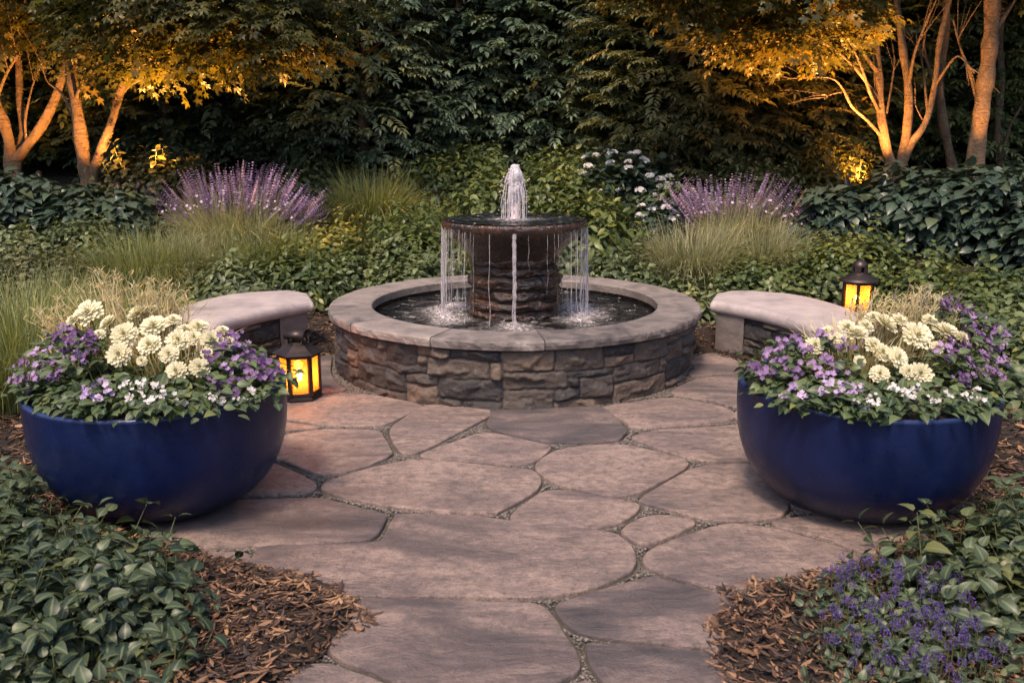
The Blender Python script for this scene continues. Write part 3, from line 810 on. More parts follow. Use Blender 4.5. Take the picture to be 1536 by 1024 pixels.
def poolfn(x, y):
    r = np.hypot(x, y); dz = .009*fbm(x*5, y*9, 0, 2); foam = np.zeros_like(x)
    for a, w in FALLS:
        d = np.hypot(x-BR*cos(a), (y-BR*sin(a)))
        dz = dz + .0042*np.sin(d*50+a*7)*np.exp(-d*3.2); foam = np.maximum(foam, w*1.6*np.exp(-(d/.12)**2))
    foam = np.maximum(foam, .55*np.exp(-((r-.40)/.055)**2)*(vnoise(x*14, y*14) > -.1)*(y < .25))
    foam = np.clip(foam + .5*np.exp(-((r-.58)/.22)**2)*np.clip(vnoise(x*9, y*22, 3), 0, 1), 0, 1)
    dz = dz + .007*foam*vnoise(x*60, y*60, 2)
    return dz, foam
g = G(); disc(g, 1.073, WZ, 200, 420, poolfn); obj_at(g, 'pool_water', M['water'], fo)
# pedestal column with stacked ledges, then flaring bowl
zc0, zc1, zb_ = .22, .88, .965
prof = []
zs = np.linspace(zc0, zc1, 110)
led = [.30, .40, .475, .56, .65, .72, .80, .86]
for z in zs:
    k = np.searchsorted(led, z); lo = led[k-1] if k else .2; hi = led[k] if k < len(led) else .9
    t = (z-lo)/(hi-lo); base = .322 + .012*((k*37) % 5-2)/2
    prof.append((base - .012 + .04*sqrt(max(0, 1-(2*t-1)**2)) - .012, z))
def colfn(r, z, t):
    x = np.cos(t)*2.2; y = np.sin(t)*2.2
    n = .016*fbm(x*1.3, y*1.3, z*22, 3, 4) + .01*vnoise(x*5, y*5, z*40)
    r = r + n*(z < zc1-.02)
    return r, z + .010*vnoise(x*1.5, y*1.5, np.round(z*14)*3)*(z < zc1-.03)*(z > .25)
g = G(); lathe(g, prof, 220, FX, FY, 0, fn=colfn); obj_at(g, 'pedestal', M['wet'], fo)
bp = [(.31, .74), (.330, .775), (.352, .81), (.380, .845), (.414, .88), (.450, .91), (.480, .935), (.502, .955), (.518, .968), (.531, .982), (.537, .998), (.538, 1.015), (.536, 1.03), (.529, 1.042), (.512, 1.049), (.49, 1.042), (.46, 1.03)]
def bowfn(r, z, t): return r + .003*vnoise(np.cos(t)*12, np.sin(t)*12, z*30)*(z > .85), z
g = G(); lathe(g, bp, 200, FX, FY, 0, fn=bowfn)
obj_at(g, 'bowl', M['wet'], fo)
def bowlw(x, y):
    r = np.hypot(x, y); dz = .006*fbm(x*11, y*17, 0, 2) + .003*np.sin(r*75)*np.exp(-r*3)
    foam = np.clip(1.1*np.exp(-(r/.13)**2) + .3*np.exp(-((r-.2)/.09)**2)*np.clip(vnoise(x*22, y*22), 0, 1), 0, 1)
    return dz + .006*foam*vnoise(x*70, y*70), foam
g = G(); disc(g, .52, 1.0485, 110, 260, bowlw); obj_at(g, 'bowl_water', M['water'], fo)
g = G(); lathe(g, [(.036, 1.03), (.036, 1.062), (.028, 1.068), (.027, 1.165), (.022, 1.17), (.001, 1.17)], 24, FX, FY, 0)
obj_at(g, 'nozzle', M['nozzle'], fo)
# jet
g = G(); rg = random.Random(8)
def jetfn(r, z, t):
    n = fbm(np.cos(t)*2.2, np.sin(t)*2.2, z*16, 4, 3)
    return r*(1+.42*n), z
zz = np.linspace(1.15, 1.445, 70); pr = []
for z in zz:
    t = (z-1.15)/.295
    r = .026 + .022*sin(pi*min(1, t*1.05))**1.2 if t < .6 else .046*sqrt(max(.001, 1-((t-.6)/.4)**2))+.004
    pr.append((r, z))
lathe(g, pr, 40, FX, FY, 0, fn=jetfn)
for k in range(34):                                # strands falling back round the plume
    a = rg.uniform(0, 2*pi); zt = rg.uniform(1.28, 1.43); rr = rg.uniform(.035, .075) if k < 24 else rg.uniform(.08, .105)
    pts = []
    for i in range(9):
        t = i/8; q = rr*(.35+.65*min(1, t*1.5)**.7); z = zt - (zt-1.05)*t**1.7
        pts.append((FX+q*cos(a)+rg.uniform(-.004, .004), FY+q*sin(a), z))
    tube(g, pts, rg.uniform(.0022, .005), rg.uniform(.0015, .0035), 5, wob=.5, seed=k)
for k in range(90):
    a = rg.uniform(0, 2*pi); rr = rg.uniform(.03, .14); z = rg.uniform(1.07, 1.44)
    s = rg.uniform(.004, .009); V = BALL[0]*s*3 + np.array((FX+rr*cos(a)*(.4+.6*(z < 1.36)), FY+rr*sin(a), z)); g.add(V, BALL[1])
obj_at(g, 'water_jet', M['jet'], fo)
# falling curtains
g = G(); rg = random.Random(9)
def strand(a, r0, w0, w1, zt=.995, zb=WZ, sway=.006, out_=.012):
    pts = []
    ph = rg.uniform(0, 6)
    for i in range(12):
        t = i/11; rr = r0+out_*sqrt(t)+sway*sin(ph+t*9)*t; aa = a+sway*sin(ph*2+t*11)*t*2
        pts.append((FX+rr*cos(aa), FY+rr*sin(aa), zt-(zt-zb)*t))
    tube(g, pts, w0, w1, 6, wob=.55, seed=rg.randint(0, 999))
for side in (0, pi):
    gsh = G()
    ta = np.linspace(side-1.0, side+1.0, 90); zt_ = np.linspace(1.01, WZ, 40); TA, ZT = np.meshgrid(ta, zt_)
    tt_ = (1.01-ZT)/(1.01-WZ); RR = .536+.012*np.sqrt(tt_)+.006*vnoise(TA*14, ZT*2.5, side)*tt_
    wv = (np.abs(TA-side) < .55+.35*vnoise(TA*4, 0, side))
    V = np.stack([FX+RR*np.cos(TA), FY+RR*np.sin(TA), ZT], 2).reshape(-1, 3); i = np.arange(39)[:, None]; j = np.arange(89)[None]
    gsh.add(V, [np.stack([i*90+j, i*90+j+1, (i+1)*90+j+1, (i+1)*90+j], 2).reshape(-1, 4)], np.clip(1.25-np.abs(TA-side)*1.1, 0, 1).ravel()); obj_at(gsh, 'water_sheet', M['sheet'], fo)
for side in (0, pi):
    for k in range(26):
        a = side + rg.gauss(0, .45); strand(a, .532, rg.uniform(.0012, .0036), rg.uniform(.001, .0032), zb=WZ if rg.random() < .7 else rg.uniform(.4, .65))
    for s in (-1, 1):
        for k in range(5): strand(side + s*rg.uniform(.0, .06), .534, .0045, .004)
strand(-pi/2-.01, .535, .012, .006, sway=.003); strand(-pi/2+.005, .537, .007, .008, sway=.003); strand(-pi/2-.02, .536, .005, .004)
for k in range(7): strand(-pi/2+rg.uniform(-1.0, 1.0), .53, .0012, .0008, zb=rg.uniform(.35, .8))
for k in range(420):
    a = rg.choice((0, pi))+rg.gauss(0, .4); rr = .54+rg.gauss(0, .012); z = rg.uniform(WZ, .98); s = rg.uniform(.0015, .0045)
    g.add(BALL[0]*s*3+np.array((FX+rr*cos(a), FY+rr*sin(a), z)), BALL[1])
obj_at(g, 'falling_water', M['fall'], fo)
# splashes
g = G()
for (a, w) in FALLS:
    for k in range(46):
        rr = abs(rg.gauss(0, .05)); b = rg.uniform(0, 2*pi); z = WZ+abs(rg.gauss(.008, .022)); s = rg.uniform(.002, .0055)
        g.add(BALL[0]*s*3+np.array((FX+BR*cos(a)+rr*cos(b), FY+BR*sin(a)+rr*sin(b), z)), BALL[1])
obj_at(g, 'splash', M['jet'], fo)

# ------------------------------------------------------------------ curved benches
def smooth(P, n=10):
    P = [Vector((*p, 0)) for p in P]; q = []
    for i in range(len(P)-1):
        p0 = P[max(i-1, 0)] if i else P[0]*2-P[1]; p1 = P[i]; p2 = P[i+1]; p3 = P[i+2] if i+2 < len(P) else P[-1]*2-P[-2]
        for t in np.linspace(0, 1, n+1)[:-1]:
            q.append(.5*((2*p1)+(p2-p0)*t+(2*p0-5*p1+4*p2-p3)*t*t+(3*p1-p0-3*p2+p3)*t**3))
    q.append(P[-1]); return np.array([(p.x, p.y) for p in q])
BZ = .40
inner = smooth([gnd(u, v, BZ) for u, v in ((1071, 452), (1125, 462), (1168, 472), (1200, 483), (1217, 497), (1222, 520), (1215, 560))])
outer = smooth([gnd(u, v, BZ) for u, v in ((1080, 438), (1110, 434.5), (1183, 439), (1241, 451), (1298, 472), (1345, 505), (1365, 560))])
def resamp(P, n):
    s = np.r_[0, np.cumsum(np.linalg.norm(np.diff(P, axis=0), axis=1))]; t = np.linspace(0, s[-1], n)
    return np.c_[np.interp(t, s, P[:, 0]), np.interp(t, s, P[:, 1])]
def bench(sx, label):
    n = 90; A = resamp(inner, n); B = resamp(outer, n)
    if sx < 0: A = A*[-1, 1]; B = B*[-1, 1]
    c0 = (A[0]+B[0])/2
    t = thing('curved_bench', label, 'bench', (float(c0[0]), float(c0[1]), 0), 'curved stone benches beside the fountain')
    # seat slab: cross section along A->B swept, rounded nose, ends rounded
    g = G(); th_, rn_ = .096, .046; V = []
    for i in range(n):
        a, b = A[i], B[i]; w = np.linalg.norm(b-a); e = (b-a)/w
        tan_ = (A[min(i+1, n-1)]-A[max(i-1, 0)]+B[min(i+1, n-1)]-B[max(i-1, 0)]); tan_ /= np.linalg.norm(tan_)
        prof = []
        for k in range(9):
            q = -pi/2+pi*k/8; prof.append((w-rn_+rn_*cos(q), (th_/2-rn_)*(1 if q > 0 else -1 if q < 0 else 0)+rn_*sin(q)-th_/2))
        for k in range(9):
            q = pi/2+pi*k/8; prof.append((rn_+rn_*cos(q), (th_/2-rn_)*(1 if k < 4 else -1 if k > 4 else 0)+rn_*sin(q)-th_/2))
        for s, z in prof:
            p = a+e*s; V.append((p[0], p[1], BZ+z))
    m = 18; V = np.array(V); V[:, 2] += .0015*vnoise(V[:, 0]*5, V[:, 1]*5)
    rings = [V[i*m:(i+1)*m] for i in range(n)]
    def cap(r, dirv, rev):
        c = r.mean(0); outr = []
        for k in range(1, 6):
            q = pi/2*k/5; outr.append(c+(r-c)*(1-(1-cos(q))*np.array([.13, .13, .85]))+dirv*.035*sin(q))
        return outr
    d0 = rings[0].mean(0)-rings[1].mean(0); d0 /= np.linalg.norm(d0); d1 = rings[-1].mean(0)-rings[-2].mean(0); d1 /= np.linalg.norm(d1)
    rings = cap(rings[0], d0, 0)[::-1] + rings + cap(rings[-1], d1, 1)
    V = np.concatenate(rings); nn = len(rings); q = []
    for i in range(nn-1):
        for k in range(m): q.append((i*m+k, (i+1)*m+k, (i+1)*m+(k+1) % m, i*m+(k+1) % m))
    q = np.array(q);
    if sx < 0: q = q[:, ::-1]
    g.add(V, [q, np.arange(m)[None], ((nn-1)*m+np.arange(m))[None]])
    obj_at(g, 'seat', M['seat'], t)
    # base: inner face of split stone, end pier smooth
    def off(P, Q, s): e = (Q-P)/np.linalg.norm(Q-P, axis=1, keepdims=True); return P+e*s
    Ai, Bi = off(A, B, .045), off(B, A, .045)
    NA = (A-B)/np.linalg.norm(A-B, axis=1, keepdims=True)
    k0 = 11
    g = G()
    ashlar(g, Ai[k0-1:-3], -.03, BZ-.09, 6, .10, .02, 21, NA[k0-1:-3], -.25, .009, maxh=2)
    if sx < 0: g.Fs = [f[:, ::-1] for f in g.Fs]
    ashlar(g, Bi[::-1][3:-(k0-1)], -.03, BZ-.09, 6, .12, .02, 22, -NA[::-1][3:-(k0-1)], -.25, .014, maxh=2)
    obj_at(g, 'wall', M['ashlar'], t)
    for (i0, i1) in ((1, k0), (n-4, n-1)):
        g = G(); R_ = []
        ii = list(range(i0, i1+1))
        for z in np.linspace(-.03, BZ-.088, 14):
            L = [Ai[i]+NA[i]*.012 for i in ii]+[Bi[i]-NA[i]*.012 for i in reversed(ii)]
            L = np.array(L); L = L + .002*np.c_[vnoise(L[:, 0]*20, z*20), vnoise(L[:, 1]*20, z*20, 4)]; R_.append(np.c_[L, np.full(len(L), z)])
        V = np.concatenate(R_); k = len(R_[0]); q = []
        for i in range(13):
            for j in range(k): q.append((i*k+j, i*k+(j+1) % k, (i+1)*k+(j+1) % k, (i+1)*k+j))
        g.add(V, [np.array(q), (13*k+np.arange(k))[None]]); obj_at(g, 'pier', M['pier'], t, False)
    return t
bench(-1, 'curved pale stone bench left of the fountain, behind the lit hexagonal lantern')
bench(1, 'curved pale stone bench right of the fountain, in front of the round lantern')

# ------------------------------------------------------------------ lanterns
def lantern(label, x, y, z, r, h, rot, roundroof, energy):
    t = thing('candle_lantern', label, 'lantern', (x, y, z), 'lit candle lanterns')
    t.rotation_euler.z = rot
    n = 6; vs = [(r*cos(2*pi*k/n), r*sin(2*pi*k/n)) for k in range(n)]
    def hexp(g, prof, nn=n, cap=True): lathe(g, prof, nn, cap0=cap, cap1=cap)
    g = G(); hexp(g, [(r*1.08, 0), (r*1.08, .012), (r*1.03, .03), (r*.97, .036)]); g.build('base', M['metal'], t, False)
    g = G()
    for k in range(n):
        a = 2*pi*k/n; box(g, vs[k][0]*.985, vs[k][1]*.985, .03+h/2, .022, .026, h, Matrix.Rotation(a, 3, 'Z'), .003)
    for zz_ in (.043, .022+h):
        for k in range(n):
            a, b = vs[k], vs[(k+1) % n]; mx, my = (a[0]+b[0])/2, (a[1]+b[1])/2
            box(g, mx*.985, my*.985, zz_, r*.92, .014, .02, Matrix.Rotation(atan2(b[1]-a[1], b[0]-a[0]), 3, 'Z'), .002)
    g.build('frame', M['metal'], t, False)
    for k in range(n):
        a, b = vs[k], vs[(k+1) % n]; mx, my = (a[0]+b[0])/2, (a[1]+b[1])/2; g = G()
        box(g, mx*.975, my*.975, .032+h/2, r*.90, .003, h-.03, Matrix.Rotation(atan2(b[1]-a[1], b[0]-a[0]), 3, 'Z'))
        g.build('pane', M['pane'], t, False)
    zt = .03+h; g = G()
    nr = 40 if roundroof else n
    lathe(g, [(r*.9, zt), (r*1.27, zt+.002), (r*1.29, zt+.009), (r*(.95), zt+.03), (r*.62, zt+.055), (r*.46, zt+.066), (r*.43, zt+.075), (.001, zt+.076)], nr)
    g.build('roof', M['metal'], t, roundroof)
    # vent: cheeks with a triangular opening, rolled hood
    zr = zt+.07; w = r*.40; g = G()
    if roundroof:
        for k in range(4):
            a = k*pi/2+pi/4; box(g, w*cos(a), w*sin(a), zr+.022, .018, .045, .05, Matrix.Rotation(a, 3, 'Z'))
        g.build('vent', M['metal'], t, False); g = G()
        lathe(g, [(w*1.25, zr+.045), (w*1.28, zr+.05), (w*1.15, zr+.068), (w*.8, zr+.088), (w*.35, zr+.098), (.001, zr+.1)], 32)
        g.build('hood', M['metal'], t)
    else:
        for s in (-1, 1):
            tri = np.array([(-w, s*w, zr), (-w*.45, s*w, zr+.055), (0, s*w, zr+.062), (w*.45, s*w, zr+.055), (w, s*w, zr), (.55*w, s*w, zr), (0, s*w, zr+.042), (-.55*w, s*w, zr)])
            tri2 = tri-np.array((0, s*.004, 0))
            q = [(0, 1, 6, 7), (1, 2, 3, 6), (3, 4, 5, 6)]
            g.add(np.vstack([tri, tri2]), [np.array(q), np.array(q)[:, ::-1]+8, np.array([(i, (i+1) % 8, (i+1) % 8+8, i+8) for i in range(8)])])
        box(g, 0, 0, zr+.003, w*1.1, w*2.02, .006)
        g.build('vent', M['metal'], t, False); g = G(); P = []
        for i in range(17):
            a = radians(-28+236*i/16); P.append((w*1.12*cos(a), zr+.046+w*.78*sin(a)))
        P = np.array(P); L = w*1.35; V = []
        for rr, yy in ((1, -L), (1, L)):
            V.append(np.c_[P[:, 0], np.full(17, yy), P[:, 1]])
        inn = [np.c_[P[:, 0]*.93, np.full(17, yy), zr+.046+(P[:, 1]-zr-.046)*.93] for yy in (-L, L)]
        V = np.concatenate(V+inn); q = []
        for i in range(16):
            q += [(i, i+1, 17+i+1, 17+i), (34+i, 51+i, 51+i+1, 34+i+1), (i, 34+i, 34+i+1, i+1), (17+i, 17+i+1, 51+i+1, 51+i)]
        g.add(V, [np.array(q)]); g.build('hood', M['metal'], t)
    g = G(); lathe(g, [(.038, .036), (.038, .11), (.034, .116), (.001, .113)], 24); c = g.build('candle', M['wax'], t)
    g = G(); lathe(g, [(.001, .118), (.012, .127), (.017, .143), (.014, .162), (.006, .182), (.0005, .198)], 16); g.build('flame', M['flame'], c)
    L = bpy.data.lights.new('candle_light', 'POINT'); L.energy = energy; L.color = (1, .56, .22); L.shadow_soft_size = .03
    lo = bpy.data.objects.new('candle_light', L); COL.objects.link(lo); lo.parent = t; lo.location = (0, 0, .165)
    return t
lp = atd(446, 588, 5.48); xg, yg = gnd(451, 596)
lantern('lit hexagonal metal lantern with amber panes standing on the patio by the left planter', xg, yg, .002, .128, .265, radians(75), False, 2.6)
q = atd(1284, 470, 6.95)
lantern('lit round-roofed metal lantern standing behind the right-hand bench', q.x, q.y, q.z-.02, .118, .245, radians(10), True, 2.4)

# ------------------------------------------------------------------ planters
PR, PZ, PX, PY = .562, .552, 1.607, 3.95
def planter(x, label):
    t = thing('planter_bowl', label, 'planter', (x, PY, 0), 'large cobalt blue planters')
    pr = [(.27, 0), (.33, .012), (.40, .05), (.455, .10), (.50, .165), (.532, .24), (.552, .33), (.561, .43), (PR, .52), (PR, PZ-.012), (PR-.004, PZ-.003), (PR-.012, PZ), (PR-.024, PZ-.002), (PR-.031, PZ-.010), (PR-.034, PZ-.03), (PR-.04, .42)]
    # densify smoothly
    P = smooth([(a, b) for a, b in pr], 4)
    g = G(); lathe(g, [tuple(p) for p in P], 144, cap0=True); g.build('bowl', M['glaze'], t)
    g = G(); lathe(g, [(PR-.036, PZ-.045), (PR-.15, PZ-.02), (.2, PZ+.0), (.001, PZ)], 60, fn=lambda r, z, a: (r, z+.008*vnoise(r*np.cos(a)*20, r*np.sin(a)*20)))
    g.build('soil', M['soil'], t)
    return t
planter(-PX, 'large cobalt blue bowl planter on the left side of the patio')
planter(PX, 'large cobalt blue bowl planter on the right side of the patio')
#@@PLANTS

# ------------------------------------------------------------------ plant builders
def mound_pts(n, rx, ry, h, rng, lo=.6, zmin=0, seed=0):
    a = rng.uniform(0, 2*pi, n); c = rng.uniform(zmin, 1, n); s = np.sqrt(1-c*c)
    N = np.stack([s*np.cos(a), s*np.sin(a), c], 1)
    k = (lo + (1-lo)*rng.random(n)**.5)*(1+.22*vnoise(N[:, 0]*2.4+seed, N[:, 1]*2.4, N[:, 2]*2.4, seed))
    P = N*k[:, None]*np.array((rx, ry, h)); return P, N
def shrub(name, label, cat, x, y, rx, ry, h, mat, tpls, size, n, rng, group=None, lean=.75, lo=.55, stemmat='woodstem', sprig=False, z=None, wild=0, tb=0, down=.35):
    tb = tb + rng.uniform(-.14, .16)*(mat in ('shrub', 'deep', 'olive'))
    z = Tz(x, y) if z is None else z
    t = thing(name, label, cat, (x, y, z), group)
    P, N = mound_pts(n, rx, ry, h, rng, lo, 0 if not sprig else .0, int(x*10+50))
    g = G(); S = size*rng.uniform(.7, 1.2, n)
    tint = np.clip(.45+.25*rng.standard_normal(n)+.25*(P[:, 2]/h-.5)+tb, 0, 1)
    dens = rng.random(n)
    if sprig:
        ang = rng.uniform(0, 2*pi, n); D = N*(1-lean)*1.6+np.array((0, 0, lean))+rng.normal(0, .16, (n, 3))
        D[:, 2] = np.maximum(D[:, 2], .15); R = upframes(D, ang); P[:, 2] -= S*.17; P[:, 2] += wild*S*(rng.random(n) < .12)
        L = [(a, b) for a, b in tpls]; pick = rng.integers(0, len(L), n); gs = G()
        for k, (lf, st) in enumerate(L):
            m = pick == k
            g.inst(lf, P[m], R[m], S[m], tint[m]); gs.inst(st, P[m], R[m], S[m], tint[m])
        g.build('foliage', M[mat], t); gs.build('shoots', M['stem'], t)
    else:
        D = N+rng.normal(0, .5, (n, 3)); D[:, 2] = D[:, 2]*.4-down
        NN = N*.6+np.array((0, 0, .8))+rng.normal(0, .3, (n, 3))
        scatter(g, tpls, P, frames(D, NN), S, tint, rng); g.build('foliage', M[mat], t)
    g = G()
    for k in range(10):
        a = rng.uniform(0, 2*pi); r = rng.uniform(.2, .8)
        tube(g, [(0, 0, -.05), (rx*r*.4*cos(a), ry*r*.4*sin(a), h*.4), (rx*r*.8*cos(a), ry*r*.8*sin(a), h*.8)], .008+h*.006, .003, 5)
    g.build('stems', M[stemmat], t)
    return t
def blades(g, n, r0, L, w, rng, spread=(.1, 1.1), droop=.8, seg=6, tint0=.5, org=(0, 0, 0)):
    a = rng.uniform(0, 2*pi, n); rr = r0*np.sqrt(rng.random(n)); x0 = rr*np.cos(a); y0 = rr*np.sin(a)
    a = a+rng.normal(0, .5, n); Ln = L*rng.uniform(.55, 1.1, n); sp = rng.uniform(*spread, n)
    t = np.linspace(0, 1, seg)[None, :]
    h = Ln[:, None]*np.sin(sp)[:, None]*(.30*t+.70*t**1.8); dr = droop*rng.uniform(.5, 1.3, n)[:, None]
    z = Ln[:, None]*(np.cos(sp*.55)[:, None]*t - dr*.62*t**2.8*(.15+sp[:, None]*.85))
    x = x0[:, None]+h*np.cos(a)[:, None]; y = y0[:, None]+h*np.sin(a)[:, None]
    wob = .03*L*np.sin(t*5+rng.uniform(0, 6, n)[:, None])*t; x = x+wob*np.sin(a)[:, None]; y = y-wob*np.cos(a)[:, None]
    wv = a+pi/2+rng.normal(0, .8, n); ww = 1.25*w*(1-t**1.5*.92)*rng.uniform(.6, 1.2, n)[:, None]
    A = np.stack([x+ww*np.cos(wv)[:, None], y+ww*np.sin(wv)[:, None], z], 2); B = np.stack([x-ww*np.cos(wv)[:, None], y-ww*np.sin(wv)[:, None], z], 2)
    V = np.stack([A, B], 2).reshape(n, seg*2, 3)+np.array(org)
    q = []
    for i in range(seg-1): q.append((2*i, 2*i+1, 2*i+3, 2*i+2))
    q = np.array(q)[None]+(np.arange(n)*seg*2)[:, None, None]
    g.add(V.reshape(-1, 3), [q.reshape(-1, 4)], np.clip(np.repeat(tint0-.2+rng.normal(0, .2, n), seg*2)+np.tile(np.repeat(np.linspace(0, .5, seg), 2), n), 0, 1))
    return np.stack([x[:, -1], y[:, -1], z[:, -1]], 1)
def grass(name, label, x, y, r, L, n, mat, rng, w=.004, z=None, group=None, spread=(.05, 1.15), droop=1.0, cat='grass', t=None, part='blades', tint0=.5):
    z = Tz(x, y) if z is None else z
    t = t or thing(name, label, cat, (x, y, z-.02), group); g = G()
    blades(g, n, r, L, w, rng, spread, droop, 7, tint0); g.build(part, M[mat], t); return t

# ------------------------------------------------------------------ perennials around the fountain
rng = np.random.default_rng(21)
GRP = 'shrubs planted behind the fountain'
def X(u, d): return (u-768)/F*d
SH = leafT(.28)
# lavender clumps
def lavender(label, x, y, w, hh, n, seed):
    rng = np.random.default_rng(seed); z = Tz(x, y); t = thing('lavender', label, 'lavender', (x, y, z-.02), 'purple lavender clumps')
    g = G(); gs = G(); ax = rng.uniform(-1, 1, n); ay = rng.uniform(-1, 1, n)*.45
    P = np.stack([ax*w*.55, ay*w*.45, np.zeros(n)], 1)
    top = np.stack([ax*w*1.0+rng.normal(0, .05, n), ay*w*.9, hh*(1.04-.36*ax**2)*rng.uniform(.70, 1.08, n)-.02], 1)
    keep = vnoise(ax*3.2+seed, ay*4, 0, seed) > -.42; P, top, n = P[keep], top[keep], int(keep.sum()); top[:, 2] += .06*vnoise(top[:, 0]*4, seed, 0, 9); top[:, 0] += .05
    D = top-P; D[:, 0] *= 1.5; L = rng.uniform(.7, 1.35, n)
    for k in range(n):
        b = top[k]-D[k]/np.linalg.norm(D[k])*.30*L[k]
        tube(gs, [P[k], P[k]*.4+b*.6+np.array((0, 0, .03)), b+(top[k]-b)*.6], .003, .002, 4)
        top[k] = b
    Dn = D/np.linalg.norm(D, axis=1, keepdims=True); R = upframes(Dn+rng.normal(0, .11, (n, 3)), rng.uniform(0, 6, n))
    scatter(g, SPIKES, top, R, L, rng.uniform(.1, 1, n), rng)
    g.build('flower_spikes', M['lav'], t); gs.build('stems', M['silver'], t)
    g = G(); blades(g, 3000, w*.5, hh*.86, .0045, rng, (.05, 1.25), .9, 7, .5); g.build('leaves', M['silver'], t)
    g = G(); m = 90; aa = rng.uniform(-1, 1, m)
    scatter(g, [FLORET], np.stack([aa*w*.8, -.25*w+rng.normal(0, .1, m), hh*(.62-.2*aa**2)+rng.normal(0, .06, m)], 1), upframes(rng.normal(0, .4, (m, 3))+np.array((0, -.6, .6)), rng.uniform(0, 6, m)), rng.uniform(.012, .02, m), rng.uniform(.3, 1, m), rng)
    g.build('blossoms', M['lilac'], t)
    return t
lavender('broad purple flowering lavender clump behind the left bench', X(360, 9.9), 9.9, .92, .93, 380, 1)
lavender('purple flowering lavender clump behind the right bench', X(1095, 10.0), 10.0, .84, .80, 320, 2)
GG = 'ornamental grass tufts'
grass('ornamental_grass', 'green arching grass tuft at the foot of the left lavender', X(400, 9.2), 9.2, .42, .66, 1900, 'blade', rng)
grass('ornamental_grass', 'fine green grass tuft behind the left bench, left of the lavender', X(215, 8.7), 8.7, .42, .74, 2400, 'blade', rng, w=.0032)
grass('ornamental_grass', 'pale arching grass tuft right of the fountain below the lavender', X(1040, 9.0), 9.0, .40, .72, 2300, 'silver', rng, w=.004, tint0=.35)
grass('ornamental_grass', 'pale arching grass tuft between the lavender and the round lantern', X(1140, 9.2), 9.2, .40, .68, 1900, 'silver', rng, w=.004, tint0=.35)
grass('ornamental_grass', 'olive grass tuft left of the fountain jet in front of the trees', X(560, 10.9), 10.9, .40, .80, 1700, 'blade', rng, w=.006, tint0=.7)
grass('ornamental_grass', 'small grass tuft beside the olive one left of the jet', X(660, 10.4), 10.4, .3, .55, 900, 'blade', rng, w=.005)
grass('ornamental_grass', 'arching green grass tuft low behind the left of the fountain', X(690, 9.3), 9.3, .28, .62, 1000, 'blade', rng, w=.005, tint0=.6)
grass('ornamental_grass', 'bright arching grass tuft in front of the left lavender', X(300, 8.9), 8.9, .34, .64, 1700, 'silver', rng, w=.0036, tint0=.3)
grass('ornamental_grass', 'tall fine grass left of the left planter', X(30, 5.7), 5.5, .42, .92, 3200, 'blade', rng, w=.0028, spread=(.05, .95), tint0=.55)
grass('ornamental_grass', 'fine grass behind the left planter beside the bench', X(170, 6.3), 6.3, .36, .82, 2000, 'blade', rng, w=.0028, tint0=.5)
grass('ornamental_grass', 'dark grass at the left edge beyond the planter', X(0, 6.6), 6.7, .5, .75, 1900, 'blade', rng, w=.0035, tint0=.35)
